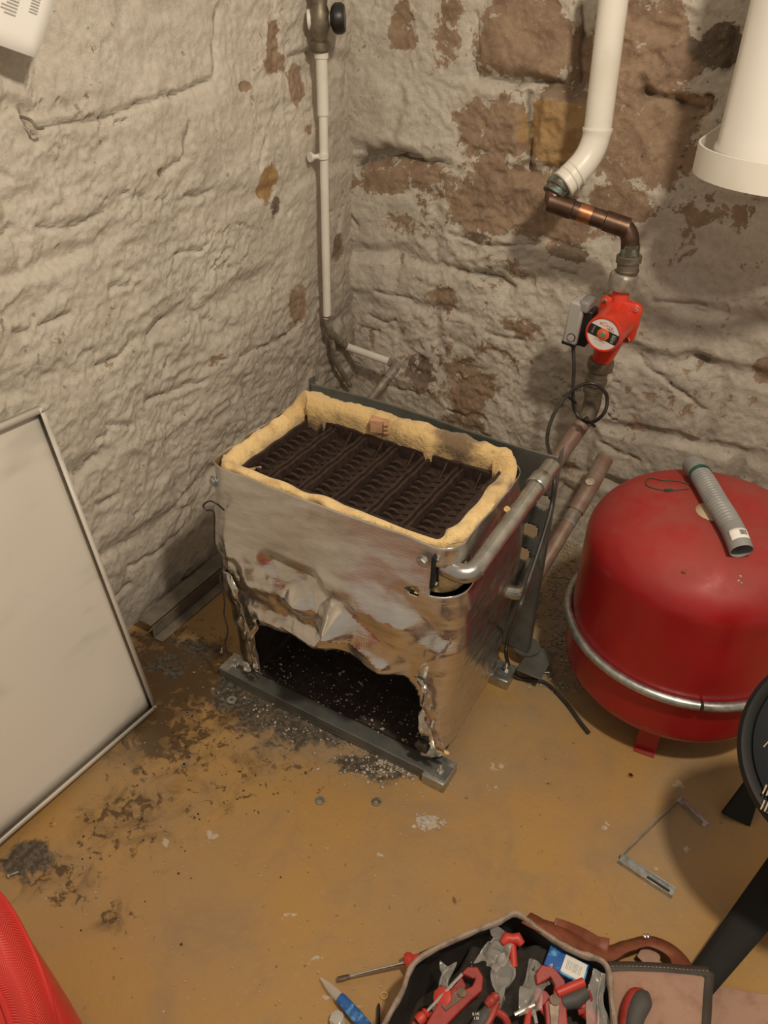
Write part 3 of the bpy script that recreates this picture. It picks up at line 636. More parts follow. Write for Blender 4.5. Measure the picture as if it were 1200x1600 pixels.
# base rails
a = onz(363, 1062, .03); b_ = onz(688, 1212, .03)
mb = MB(); zr = .0
for (y_, zc, dy, dz) in ((.968, .0150, .003, .029), (.985, .0285, .036, .003), (.975, .0018, .018, .003)): mb.box((-.692, y_, zc), (.585, dy, dz))
mb.build('front_rail', M_GALVD, boiler, bevel=.0008)
for (xc, y0_, y1_) in ((-.424, .958, 1.02), (-.424, 1.29, 1.348), (-.985, .972, 1.03)):
    mb = MB(); yc = (y0_ + y1_) / 2; ly = y1_ - y0_
    mb.box((xc, yc, .026), (.052, ly, .003)); mb.box((xc - .025, yc, .013), (.003, ly, .026)); mb.box((xc + .025, yc, .013), (.003, ly, .026)); mb.box((xc, y0_, .013), (.05, .003, .026)); mb.build('rail_foot', M_GALV, boiler, bevel=.0008)
    for yb_ in ((y0_ + .022) if y0_ < 1.1 else (y1_ - .022),):
        b2 = MB().lathe([(.0035, -.022), (.0035, .020)], (xc + .006, yb_, .03), n=12).lathe([(.008, 0), (.008, .006)], (xc + .006, yb_, .0275), n=6).lathe([(.011, 0), (.011, .0015)], (xc + .006, yb_, .0275), n=20).build('bolt', M_STEEL, boiler)
# cast iron sections
cx0, cx1, cy0, cy1, cz = -.930, -.474, 1.020, 1.262, .600
nsec = 6; sw = (cx1 - cx0) / nsec
fin_me = None
for i in range(nsec):
    x0 = cx0 + i * sw; b = MB()
    b.box((x0 + sw / 2, (cy0 + cy1) / 2, cz - .075), (sw - .001, cy1 - cy0, .100))     # bed of the casting
    nseg = 14
    for sx_ in (x0 + .006, x0 + sw - .006):
        ys = np.linspace(cy0, cy1, nseg + 1); V = []
        for y_ in ys:
            zt = cz + .0015 * math.sin(y_ * 90 + i) - .012 * max(0, 1 - abs(y_ - cy1) / .05) * 0
            V += [(sx_ - .0065, y_, cz - .03), (sx_ - .003, y_, zt - .004), (sx_ + .003, y_, zt - .004), (sx_ + .0065, y_, cz - .03)]
        b.add(V, [(k * 4 + j, k * 4 + j + 1, k * 4 + j + 5, k * 4 + j + 4) for k in range(nseg) for j in range(3)] + [(0, 1, 2, 3), (nseg * 4, nseg * 4 + 3, nseg * 4 + 2, nseg * 4 + 1)])
    b.box((x0 + sw / 2, cy0 + .004, cz - .028), (sw - .002, .008, .048)); b.box((x0 + sw / 2, cy1 - .004, cz - .022), (sw - .002, .008, .054))
    # upright web and triangular rib at the far end
    b.prism([(0, 0), (.04, 0), (0, .028)], (x0 + sw * .62, cy1 - .008, cz - .028), (0, -1, 0), (0, 0, 1), -.002, .002)
    b.prism([(0, 0), (.02, 0), (0, .02)], (x0 + sw * .35, cy0 + .008, cz - .028), (0, 1, 0), (0, 0, 1), -.002, .002)
    sec = b.build('cast_iron_section', M_IRON, boiler, sharp=30, bevel=.0012)
    for k in range(9):
        yk = cy0 + .030 + k * .0215
        for side_ in (-1, 1):
            if fin_me is None:
                o3 = sec['_o']; g = MB(); prof = [(-.0125, 0), (-.0115, .008), (-.004, .0135), (.004, .012), (.0125, .005), (.0125, 0)]
                g.prism(prof, (0, 0, 0), (1, 0, 0), (0, 0, 1), -.0036, .0036); 
                fo_ = g.build('fin', M_IRON, sec, sharp=30, bevel=.001); fin_me = fo_.data; fob = fo_
                me_ = fin_me
                for v in me_.vertices: v.co = v.co + Vector(o3)
            else: fob = fo_.copy(); COL.objects.link(fob); fob.parent = sec
            fob.location = Vector((x0 + sw / 2 + side_ * .0125, yk + (.0107 if side_ > 0 else 0), cz - .0255)) - Vector(sec['_o'])
            fob.rotation_euler = (random.uniform(-.1, .1), 0, .28 + random.uniform(-.06, .06) + (math.pi if side_ > 0 else 0))
            fob.scale = (1.15, 1, random.uniform(.9, 1.15)) if side_ < 0 else (.7, 1, random.uniform(.35, .5))
MB().box((cx1 + .012, 1.15, cz + .006), (.010, .225, .022)).box((cx1 + .004, 1.15, cz - .006), (.02, .225, .004)).build('end_flange', M_IRON, boiler, bevel=.001)
# rear sheet with holes
rs = []
def rear_sheet():
    zt, x0, x1, y_ = .612, -1.002, -.388, 1.375
    bm = bmesh.new()
    holes = [(onyy[0], onyy[2]) for onyy in (ony(828, 830, y_), ony(815, 866, y_), ony(848, 786, y_))]
    n = 40; us = np.linspace(x0, x1, 124); vs = np.linspace(.05, zt, 116); d_ = MB(); V = []
    UU, VV = np.meshgrid(us, vs); H = np.zeros(UU.shape, bool)
    # snap grid to circular hole edges
    for (hx, hz_) in holes:
        r = .0165; q = np.hypot(UU - hx, VV - hz_); near = (q < r + .004) & (q > r - .0035); f = np.where(near, r / np.maximum(q, 1e-6), 1); UU = hx + (UU - hx) * f; VV = hz_ + (VV - hz_) * f; H |= q < r - .0005
    dent = .010 * np.exp(-((VV - zt) / .05) ** 2) * np.sin((UU - x0) * 9)
    I = np.arange(UU.size).reshape(UU.shape); Q = np.stack([I[:-1, :-1], I[:-1, 1:], I[1:, 1:], I[1:, :-1]], -1)
    Hf = H[:-1, :-1] | H[1:, 1:] | H[:-1, 1:] | H[1:, :-1]
    d_.add(np.stack([UU, y_ + dent + .004, VV], -1).reshape(-1, 3), [tuple(map(int, t)) for t in Q[~Hf]])
    # folded returns
    d_.box((x1, y_ + .013, .33), (.0015, .022, .585)); d_.box((x0, y_ + .013, .33), (.0015, .022, .585))
    return d_
rsx = rear_sheet().build('rear_sheet', M_GALVD, boiler, sharp=30, solid=.0012)
MB().box((-.36, 1.37, .045), (.06, .10, .003)).build('foot_plate', M_GALVD, boiler, bevel=.0008)
MB().lathe([(.034, 0), (.034, .002)], onz(822, 1010, .05), n=24).build('round_foot_plate', M_GALVD, boiler)
# manifold tubes
tp0 = Vector((-.455, 1.000, .560)); q1 = Vector(onx(722, 893, -.405)); q2 = Vector(onx(836, 762, -.392)); q3 = Vector(onx(862, 728, -.388))
path = rounded([tp0, Vector((-.402, .995, .556)), q2, q3], .038, 10)
mb = MB().tube(path, .0180, 20); mb.build('manifold_tube', M_TUBE, boiler, sharp=50)
d3 = (q3 - q2).normalized(); MB().lathe([(.0205, 0), (.0222, .003), (.0222, .03), (.0205, .034)], q2, d3, 24).build('tube_collar', M_TUBE, boiler)
MB().box((-.462, .994, .56), (.005, .05, .072)).build('flange_plate', M_BLACKM, boiler, bevel=.001)
mb = MB()
for zz_ in (.532, .588): mb.lathe([(.0065, 0), (.0065, .006)], (-.4595, .982, zz_), (1, 0, 0), 6)
mb.build('flange_bolt', M_STEEL, boiler)
l0, l1, l2 = onx(790, 938, -.40), onx(815, 928, -.385), ony(832, 880, 1.372)
MB().tube(rounded([Vector((-.43, l0[1] + .02, l0[2])), Vector(l1), Vector(l2)], .02, 8), .0155, 16).build('lower_tube', M_TUBE, boiler)
# fixings on the jacket
c = ony(661, 877, .968); MB().lathe([(.0125, 0), (.0125, .0015)], c, (0, -1, 0), 24).lathe([(.009, .001), (.009, .006), (.0075, .0075)], c, (0, -1, 0), 6).build('bolt', M_GALV, boiler)
c = ony(335, 752, .985); MB().lathe([(.0125, 0), (.0125, .0015)], c, (-.3, -1, 0), 24).lathe([(.009, .001), (.009, .006), (.0075, .0075)], c, (-.3, -1, 0), 6).build('bolt', M_GALV, boiler)
c = ony(652, 915, .992)
mb = MB(); 
for k in range(14):
    a = random.random() * 6.28; r = .009 + random.random() * .004; p = Vector(c) + Vector((r * math.cos(a), -.010 - random.random() * .012, r * math.sin(a)))
    mb.tube([p, p + Vector((random.uniform(-.005, .005), -.002, random.uniform(-.005, .005))), p + Vector((random.uniform(-.007, .007), random.uniform(-.004, 0), random.uniform(-.007, .007)))], .0026, 5)
mb.build('wool_tuft', M_WOOL, boiler)
MB().tube([Vector(c) + Vector((-.016, -.024, .008)), Vector(c) + Vector((-.004, -.03, .012)), Vector(c) + Vector((.004, -.02, 0))], .0018, 8).build('thermostat_wire', M_BLACK, boiler)
MB().lathe([(.0075, 0), (.0075, .02)], Vector(c) + Vector((0, -.002, 0)), (0, -1, 0), 14).build('sensor_pocket', M_IRON, boiler)
# white fibre plugs in the lower corners
def tuft(px, py, pl, r, n, mat, name='fibre_plug', sc=(1, .6, 1.3)):
    c = Vector(ony(px, py, pl)); mb = MB()
    bmm = bmesh.new(); bmesh.ops.create_icosphere(bmm, subdivisions=3, radius=r)
    V = []
    for v in bmm.verts:
        k = 1 + .45 * float(vnoise(v.co.x * 90, v.co.y * 90, v.co.z * 90, n)) + .2 * float(vnoise(v.co.x * 260, v.co.y * 260, v.co.z * 260, n)); V.append(c + Vector((v.co.x * sc[0], v.co.y * sc[1], v.co.z * sc[2])) * k)
    fs = [tuple(v.index for v in f.verts) for f in bmm.faces]; bmm.free(); mb.add(V, fs); return mb.build(name, mat, boiler, sharp=80)
tuft(386, 1043, .985, .012, 4, M_WHITEWOOL); tuft(665, 1128, .975, .018, 5, M_WHITEWOOL, sc=(.7, .5, 2.2)); tuft(660, 1165, .975, .014, 8, M_IRON2, 'ash_lump'); tuft(690, 1174, .985, .010, 9, M_WOOL, sc=(2, .5, .6))
# torn lips of foil standing out at the right jamb
def strip(pts, wd, name, mat, seed, parent, dirv=(1, -.3, 0)):
    P_ = spline(pts, 6); V = []; d_ = Vector(dirv).normalized()
    for i, p in enumerate(P_):
        w2 = wd * (1 + .5 * float(vnoise(i * .7, 0, 0, seed))); o_ = .006 * float(vnoise(i * .9, 4, 0, seed))
        for k in range(5): V.append(p + d_ * (k / 4 - .5) * w2 + Vector((0, -1, .2)) * (.006 * float(vnoise(i * .8, k * .9, 0, seed + 2)) + o_))
    m = len(P_); fs = [(i * 5 + k, i * 5 + k + 1, i * 5 + k + 6, i * 5 + k + 5) for i in range(m - 1) for k in range(4)]
    b = MB().add(V, fs); o = b.build(name, mat, parent, sharp=20, solid=.001)
    n_ = len(o.data.vertices); set_attr(o.data, 'tarnish', np.full(n_, .3)); set_attr(o.data, 'shine', np.full(n_, .7)); return o
strip([ony(400, 968, .97), ony(392, 1000, .968), ony(398, 1035, .966), ony(402, 1052, .966)], .022, 'torn_foil_lip', M_FOIL, 3, boiler)
strip([ony(655, 1062, .958), ony(668, 1090, .96), ony(672, 1130, .962), ony(690, 1172, .964)], .026, 'torn_foil_lip', M_FOIL, 5, boiler)
strip([ony(655, 1040, .95), ony(690, 1020, .945), ony(705, 1000, .955)], .012, 'torn_foil_lip', M_FOIL, 8, boiler, (0, 0, 1))
strip([ony(352, 890, .962), ony(372, 940, .96), ony(384, 1000, .962)], .035, 'torn_foil_lip', M_FOIL, 12, boiler)
# wispy bit of wool on the right corner and slivers
MB().tube(spline([onz(792, 795, .60), onz(800, 806, .57), onz(799, 818, .55)], 4), [.006, .006, .006, .006, .005, .005, .004, .004, .003], 8).build('wool_tuft', M_WOOLD, boiler)

# things resting on or stuck in the boiler
mb = MB(); mb.tube([onz(378, 736, .588), onz(408, 730, .585)], .0028, 6); tag(mb.build('wood_splinter', M_COPC), 'pale wooden splinter lying on the left end of the iron sections', 'splinter')
c = onz(593, 655, .645); mb = MB(); mb.box((c[0], c[1], c[2] - .012), (.036, .026, .030), Matrix.Rotation(.35, 3, 'Z'))
for k in range(3): mb.box((c[0] + .018, c[1] - .004, c[2] - .022 + k * .0095), (.010, .018, .006), Matrix.Rotation(.5, 3, 'Z'))
tag(mb.build('packing_block', M_COPC, bevel=.0015), 'small pinkish notched block wedged behind the rear wool of the boiler', 'block')
mb = MB()
rg = random.Random(4)
def chips(mb, n, fn, smin, smax, flat=.5):
    for _ in range(n):
        p = Vector(fn()); s = rg.uniform(smin, smax) ; M = Matrix.Rotation(rg.random() * 6.28, 3, 'Z') @ Matrix.Rotation(rg.uniform(-.4, .4), 3, 'X')
        pts = [(-1, -.6, 0), (.4, -1, 0), (1, .3, 0), (-.3, 1, 0), (-.5, -.3, flat * 1.3), (.5, .2, flat), (0, .6, flat * .8)]
        pts = [M @ Vector((a * rg.uniform(.6, 1.2), b * rg.uniform(.6, 1.2), c2 * rg.uniform(.7, 1.2))) * s for a, b, c2 in pts]
        z0 = min(q_.z for q_ in pts); pts = [q_ + p - Vector((0, 0, z0 + s * .1)) for q_ in pts]
        mb.add(pts, [(0, 3, 2, 1), (0, 1, 4), (1, 2, 5), (1, 5, 4), (2, 3, 6), (2, 6, 5), (3, 0, 4), (3, 4, 6), (4, 5, 6)])
def inpoly():
    return (rg.uniform(-.92, -.48), min(1.26, 1.0 + abs(rg.gauss(0, .07))), .032)
mb = MB(); chips(mb, 210, inpoly, .0008, .0026); chips(mb, 40, inpoly, .002, .005); tag(mb.build('plaster_crumbs', M_CHIP, smooth=False), 'white plaster crumbs and ash scattered inside the open bottom of the boiler', 'crumbs', kind='stuff')
mb = MB(); chips(mb, 160, lambda: tuple(onz(rg.gauss(600, 40), rg.gauss(1195, 14), .0)), .0012, .0045); chips(mb, 120, lambda: (rg.uniform(-1, -.45), rg.gauss(.93, .02), 0), .001, .0035)
tag(mb.build('plaster_crumbs', M_CHIP, smooth=False), 'pale crumbs on the sooty floor just in front of the boiler rail', 'crumbs', kind='stuff')
mb = MB(); chips(mb, 520, lambda: tuple(onz(rg.gauss(895, 22) - (rg.random() * 30), rg.uniform(840, 1080), .001)), .0016, .006)
tag(mb.build('gravel', M_RUB, smooth=False), 'grey grit and mortar crumbs strewn between the boiler and red tank', 'grit', kind='stuff')
mb = MB(); chips(mb, 130, lambda: tuple(onz(rg.gauss(895, 22), rg.uniform(840, 1080), .001)), .0018, .0048)
tag(mb.build('plaster_crumbs', M_CHIP, smooth=False), 'white plaster specks among the grit left of the red tank', 'crumbs', kind='stuff')
mb = MB(); chips(mb, 260, lambda: tuple(onz(rg.uniform(60, 1080), rg.uniform(1000, 1590), .0)), .0008, .0024)
tag(mb.build('floor_crumbs', M_CHIP, smooth=False), 'tiny pale crumbs scattered over the ochre floor', 'crumbs', kind='stuff')
mb = MB(); chips(mb, 150, lambda: tuple(onz(rg.gauss(270, 90), rg.gauss(1150, 110), .0)), .0008, .003)
tag(mb.build('dirt_crumbs', M_IRON2, smooth=False), 'dark dirt crumbs on the brown stained floor left of the boiler', 'dirt', kind='stuff')
# rubble heaped along the foot of the back wall
gx = np.arange(-1.25, .5, .012); gy = np.linspace(0, 1, 24); GX, GY = np.meshgrid(gx, gy)
hh = (.13 + .04 * fbm(GX * 6, 0, 0, 3, 400)) * (GY ** 1.7) + .016 * fbm(GX * 25, GY * 7, 0, 4, 401) * sst(0, .15, GY) - .004
depth = .17 + .04 * fbm(GX * 4, 0, 0, 2, 402)
mb = MB(); mb.grid(np.stack([GX, YB + .02 - depth * (1 - GY) , hh], -1)); mb.keep = True
tag(mb.build('rubble_bank', M_RUB, sharp=80), 'bank of grey mortar rubble along the foot of the back wall', 'rubble', kind='stuff')

# ------------------------------------------------------------------ red tank
TX, TY, TR = -.082, 1.479, .241
tank = thing('expansion_tank', (TX, TY, 0), 'large red domed steel expansion tank with silver band, beside the back wall', 'tank')
prof = [(.02, .048)]
for t in np.linspace(.12, math.pi / 2, 16): prof.append((TR * math.sin(t) ** .5, .13 - .082 * math.cos(t)))
for t in np.linspace(0, math.pi / 2 * .985, 30): prof.append((TR * math.cos(t) ** .692, .36 + (.541 - .36) * math.sin(t) ** 1.0))
# reshape dome by surveyed superellipse
prof2 = [p for p in prof if p[1] <= .131] + [(TR, .20), (TR, .30)]
for t in np.linspace(0, math.pi / 2 * .99, 40): prof2.append((TR * math.cos(t) ** .692, .425 - .0 + (.541 - .425) * math.sin(t) ** 1.0) if True else 0)
MB().lathe(prof2, (TX, TY, 0), n=96).build('tank_shell', M_RED, tank, sharp=50)
n = 96; seam = math.radians(-68)
pts = [(TX + (TR + .008) * math.cos(a), TY + (TR + .008) * math.sin(a), .229) for a in np.linspace(seam + .012, seam + 2 * math.pi - .012, n)]
MB().tube(pts, .0105, 12, up=(0, 0, 1)).build('clamp_band', M_GALV, tank)
sa = [(TX + (TR + .007) * math.cos(a), TY + (TR + .007) * math.sin(a), .229) for a in (seam - .015, seam + .015)]
MB().tube(sa, .008, 10).build('band_joint', M_BLACKP, tank)
for a in (math.radians(-85), math.radians(35), math.radians(155)):
    c = Vector((TX + .19 * math.cos(a), TY + .19 * math.sin(a), .036)); MB().box(c, (.012, .045, .076), Matrix.Rotation(a, 3, 'Z')).box((c.x + .004 * math.cos(a), c.y + .004 * math.sin(a), .002), (.026, .045, .004), Matrix.Rotation(a, 3, 'Z')).build('leg', M_RED, tank, bevel=.001)
def dome_z(x, y):
    r = math.hypot(x - TX, y - TY) / TR; c_ = min(1, r) ** (1 / .692); return .425 + .116 * math.sqrt(max(0, 1 - c_ * c_))
c = onz(1112, 801, .54); V = []; n = 28
mb = MB(); vs = [(c[0], c[1], dome_z(c[0], c[1]) + .0012)]
for k in range(n): a = 2 * math.pi * k / n; x, y = c[0] + .031 * math.cos(a), c[1] + .031 * math.sin(a); vs.append((x, y, dome_z(x, y) + .0012))
mb.add(vs, [(0, k + 1, (k + 1) % n + 1) for k in range(n)]); mb.build('round_sticker', M_BEIGE, tank, solid=.0006)
# small crumbs on the tank, one nut
c = onz(1066, 902, .49); c[2] = dome_z(c[0], c[1]) + .0005
tag(MB().lathe([(lambda a: .0042, 0), (.0042, .003)], c, n=6).build('hex_nut', M_GOLD), 'tiny brass nut lying on the front slope of the red tank', 'nut')
mb = MB()
for (px, py) in ((1150, 920), (1153, 926), (1148, 924)): q_ = onz(px, py, .48); q_[2] = dome_z(q_[0], q_[1]) - .0005; mb.box(q_, (.004, .003, .003), Matrix.Rotation(px, 3, 'Z'))
tag(mb.build('paint_crumbs', M_CHIP), 'few pale crumbs on the front right slope of the red tank', 'crumbs', kind='stuff')
# corrugated hose lying on the tank
h0, h1 = onz(1083, 722, .56), onz(1098, 745, .565); hm, h2, h3 = onz(1122, 785, .567), onz(1150, 828, .565), onz(1162, 852, .56)
hp = spline([h0, h1, hm, h2, h3], 24); hose = thing('flexible_hose', tuple(hm), 'short grey corrugated hose lying on top of the red tank', 'hose')
hp = [Vector((p.x, p.y, dome_z(p.x, p.y) + .0225 + (.0 if True else 0))) for p in hp]
Ls = [0.0]
for a, b in zip(hp[:-1], hp[1:]): Ls.append(Ls[-1] + (b - a).length)
def resample(P_, L_, n):
    out = []; xs = np.linspace(0, L_[-1], n); A = np.array([tuple(p) for p in P_])
    return [Vector((np.interp(x, L_, A[:, 0]), np.interp(x, L_, A[:, 1]), np.interp(x, L_, A[:, 2]))) for x in xs], xs
rp, xs = resample(hp, Ls, 220); tot = Ls[-1]; e0, e1 = tot * .17, tot * .80
rad = [.0205 if (x < e0 or x > e1) else .0195 + .0016 * math.sin(2 * math.pi * (x - e0) / .0085) for x in xs]
hmesh = MB().tube(rp, rad, 28, cap=False); hmesh.build('hose_body', M_GREYP, hose, sharp=60, solid=.0016)
i = int(.185 * 219); MB().tube(rp[i - 3:i + 4], .0228, 28, cap=False).build('green_cord_ring', M_GREEN, hose, solid=.001)
# barcode label wrapped on the end
t_ = (rp[205] - rp[190]).normalized(); U_ = Vector((0, 0, 1)); U_ = (U_ - t_ * U_.dot(t_)).normalized(); W_ = t_.cross(U_)
def wrap(a0, a1, s0, s1, r): 
    V = []; na, ns = 12, 4
    for i in range(ns + 1):
        cpos = rp[190].lerp(rp[212], s0 + (s1 - s0) * i / ns)
        for k in range(na + 1): a = a0 + (a1 - a0) * k / na; V.append(cpos + (U_ * math.cos(a) + W_ * math.sin(a)) * r)
    return MB().add(V, [(i * (na + 1) + k, i * (na + 1) + k + 1, (i + 1) * (na + 1) + k + 1, (i + 1) * (na + 1) + k) for i in range(ns) for k in range(na)])
wrap(-.7, 1.0, .05, .85, .0224).build('barcode_label', M_PAPER, hose, solid=.0003)
bars = MB(); a = .0
for k in range(13):
    wd = random.choice((.014, .02, .03)); b = wrap(-.45 + a, -.45 + a + wd, .2, .6, .0229); bars.add(b.v, b.f); a += wd + random.choice((.02, .03))
bars.build('barcode_bars', M_INK, hose)
cp_ = [onz(1080, 752, .55), onz(1060, 750, .54), onz(1035, 745, .54), onz(1015, 742, .53), onz(1010, 755, .53), onz(1022, 765, .53), onz(1045, 765, .54), onz(1078, 758, .55)]
cp_ = [Vector((p[0], p[1], dome_z(p[0], p[1]) + .0015)) for p in cp_]
mb = MB().tube(spline(cp_, 6), .0011, 6); cd = mb.build('tie_wire', M_GREEN); tag(cd, 'thin green wire loop lying on the red tank left of the hose', 'wire')
q_ = cp_[6]; MB().box((q_.x, q_.y, q_.z + .001), (.016, .006, .003), Matrix.Rotation(.6, 3, 'Z')).build('wire_tag', M_GREEN, cd)

# ------------------------------------------------------------------ white cylinder on the wall
CXX, CYY, CR = -.150, 1.80, .150
wc = thing('flue_cylinder', (CXX, CYY, 1.12), 'large white upright cylinder held to the back wall at the upper right', 'cylinder')
MB().lathe([(CR - .012, 1.125), (CR, 1.135), (CR, 1.142), (CR - .004, 1.147), (CR - .004, 2.3)], (CXX, CYY, 0), n=80).build('cylinder_shell', M_WHITEB, wc, sharp=50)
c = Vector((CXX, CYY, 1.165)); d_ = (Vector((-.02, 0, 0)) + Vector((0, 0, 0)))
ang = math.radians(-98); MB().lathe([(.005, 0), (.005, .003), (.003, .005)], (CXX + (CR - .004) * math.cos(ang), CYY + (CR - .004) * math.sin(ang), 1.17), (math.cos(ang), math.sin(ang), 0), 12).build('screw', M_STEEL, wc)
RB = CR + .028; arcp = [(CXX + RB * math.cos(a), CYY + RB * math.sin(a)) for a in np.linspace(math.radians(180), math.radians(360), 40)]
pth = [(CXX - RB, YB - .01)] + arcp + [(CXX + RB, YB - .01)]
pth = [Vector((a, b, 0)) for a, b in pth]; V = []; Hb = .052; z0 = 1.094
for i, p in enumerate(pth):
    t_ = (pth[min(i + 1, len(pth) - 1)] - pth[max(i - 1, 0)]).normalized(); nn_ = Vector((t_.y, -t_.x, 0)) * .0022
    V += [(p.x + nn_.x, p.y + nn_.y, z0), (p.x + nn_.x, p.y + nn_.y, z0 + Hb), (p.x - nn_.x, p.y - nn_.y, z0 + Hb), (p.x - nn_.x, p.y - nn_.y, z0)]
n = len(pth); MB().add(V, [(i * 4 + k, i * 4 + (k + 1) % 4, (i + 1) * 4 + (k + 1) % 4, (i + 1) * 4 + k) for i in range(n - 1) for k in range(4)]).build('wall_strap', M_WHITE, wc, sharp=40)

# ------------------------------------------------------------------ main pipe run and pump
YP = 1.925
run = thing('pipe_run', tuple(ony(950, 100, YP)), 'thick white painted pipe turning into tarnished copper on the back wall', 'pipe')
A0 = Vector(ony(966, -60, YP)); A1 = Vector(ony(934, 200, YP)); A2 = Vector(ony(915, 258, YP - .02)); A3 = Vector(ony(880, 288, YP - .06))
MB().tube([A0.lerp(A1, k / 6) for k in range(7)], .0305, 28).build('white_pipe', M_WHITE, run)
el = rounded([A1, Vector(ony(928, 240, YP)), A3], .05, 10); MB().tube(el, [.0335 if (i in (0, 1)) else .031 for i in range(len(el))], 28).build('white_elbow', M_WHITE, run)
for t in (0.0, .45, .7, 1.0):
    p = A2.lerp(A3, t) if t else el[1]; d_ = (A3 - A2).normalized() if t else (A1 - A0).normalized(); MB().lathe([(.031, -.003), (.0335, -.001), (.0335, .001), (.031, .003)], p, d_, 28).build('elbow_rib', M_WHITE, run)
B0 = Vector(ony(872, 293, YP - .065)); B1 = Vector(ony(858, 315, YP - .085)); B2 = Vector(ony(985, 358, YP - .05)); B3 = Vector(ony(984, 395, YP - .05)); B4 = Vector(ony(978, 440, YP - .05))
d_ = (B1 - B0).normalized(); MB().lathe([(.027, -.012), (.029, -.010), (.029, .002), (.026, .004), (.026, .010), (.028, .012), (.028, .018), (.024, .02)], B0, d_, 24).build('copper_socket', M_VERD, run)
pc = rounded([B0, B1, B2, B3], .028, 10); np_ = len(pc)
MB().tube(pc, .0205, 22).build('copper_elbow_pipe', M_COPPER, run)
for p, q_ in ((pc[12], pc[13]), (pc[14], pc[13])):
    pass
dd = (B2 - B1).normalized(); b1e = B1 + dd * .052; b2e = B2 - dd * .055
for c_, s_ in ((b1e, 1), (b2e, -1)): MB().lathe([(.0205, -.004), (.0228, -.003), (.0228, .004), (.0205, .006)], c_, dd * s_, 22).build('solder_bead', M_COPPER, run)
MB().tube([b1e + dd * .02, b1e + dd * .05], .0209, 22).build('bright_patch', M_COPPERB, run)
MB().tube([b1e - dd * .052, b1e], .0226, 22).build('elbow_sleeve', M_COPPER, run); MB().tube([b2e, b2e + dd * .05], .0226, 22).build('elbow_sleeve', M_COPPER, run)
dn = (B4 - B3).normalized(); MB().tube([B3 - dn * .02, B3 + dn * .025], [.021, .022], 22).build('corroded_end', M_VERD, run)
MB().lathe([(.027, 0), (.029, .002), (.029, .016), (.025, .018), (.025, .032), (.027, .034), (.027, .036), (.023, .045)], B3 + dn * .005, dn, 8 * 3).build('threaded_adapter', M_BRASSD, run)
UP = Vector(ony(984, 400, YP - .05)); UN = Vector(ony(970, 450, YP - .05)); LN = Vector(ony(940, 562, YP - .05))
pa = (LN - UN).normalized()
def hexr(R_, k=6): return lambda a: R_ * (1 - .07 * abs(math.sin(a * k / 2)))
MB().lathe([(.026, -.038), (.031, -.034), (hexr(.0335), -.030), (hexr(.0335), -.004), (.031, 0)], UN, pa, 48).build('union_nut', M_NUT, run)
MB().lathe([(.031, 0), (hexr(.0335), .004), (hexr(.0335), .022), (.029, .028), (.024, .034), (.024, .05), (.0275, .052), (.0275, .066), (.023, .07), (.023, .09)], LN, pa, 48).build('union_nut', M_BRASSD, run)
C0 = LN + pa * .08; C1 = Vector(ony(925, 640, YP - .055)); C2 = Vector(ony(872, 716, YP - .14)); C3 = Vector(ony(840, 752, YP - .30))
C3 = C2 + (C2 - C1).normalized() * .12
le = rounded([C0, C1, C2], .035, 8); MB().tube(le[:-1] , .0225, 20).build('iron_elbow', M_BRASSD, run)
MB().tube([le[-2], C2, C3], .021, 20).build('dusty_pipe', M_PINK, run)
MB().lathe([(.026, 0), (.026, .012)], C0, pa, 20).build('pipe_socket', M_BRASSD, run); MB().lathe([(.0255, 0), (.0255, .012)], le[-3], (C2 - C1), 20).build('pipe_socket', M_BRASSD, run)

pump = thing('circulation_pump', tuple((UN + LN) / 2), 'red circulation pump with round label and grey control box on the back wall', 'pump')
mid = Vector(ony(966, 498, YP - .05)); fc = Vector(ony(942, 523, YP - .155)); n_ = (fc - mid).normalized()
upv = -pa; upv = (upv - n_ * upv.dot(n_)).normalized(); rt = n_.cross(upv) * -1
if rt.x < 0: rt = -rt
# volute with neck pieces
MB().tube([UN - pa * .006, UN.lerp(mid, .35), UN.lerp(mid, .7), mid, mid.lerp(LN, .6), LN + pa * .004], [.021, .0205, .030, .040, .032, .024], 24).build('pump_body', M_REDP, pump, sharp=60)
def flange(a):
    k = abs(math.cos(2 * (a - math.pi / 4))); return .052 + .013 * k ** 4
MB().lathe([(.030, -.022), (.045, -.016), (flange, -.012), (flange, -.002), (lambda a: flange(a) * .96, .001), (.046, .004)], mid + n_ * .01, n_, 72, up=upv).build('pump_flange', M_REDP, pump, sharp=40)
for k in range(4):
    a = math.pi / 4 + k * math.pi / 2; p = mid + n_ * .011 + (upv * math.cos(a) + n_.cross(upv) * math.sin(a)) * .055
    MB().lathe([(.0058, 0), (.0058, .004), (.0042, .006)], p, n_, 12).build('flange_screw', M_STEEL, pump)
fcn = (fc - mid).length
MB().lathe([(.046, .004), (.0465, .02), (.044, .03), (.0435, fcn - .012), (.0435, fcn - .004), (.0415, fcn), (.0385, fcn), (.0380, fcn - .003)], mid, n_, 64).build('motor_can', M_REDP, pump, sharp=50)
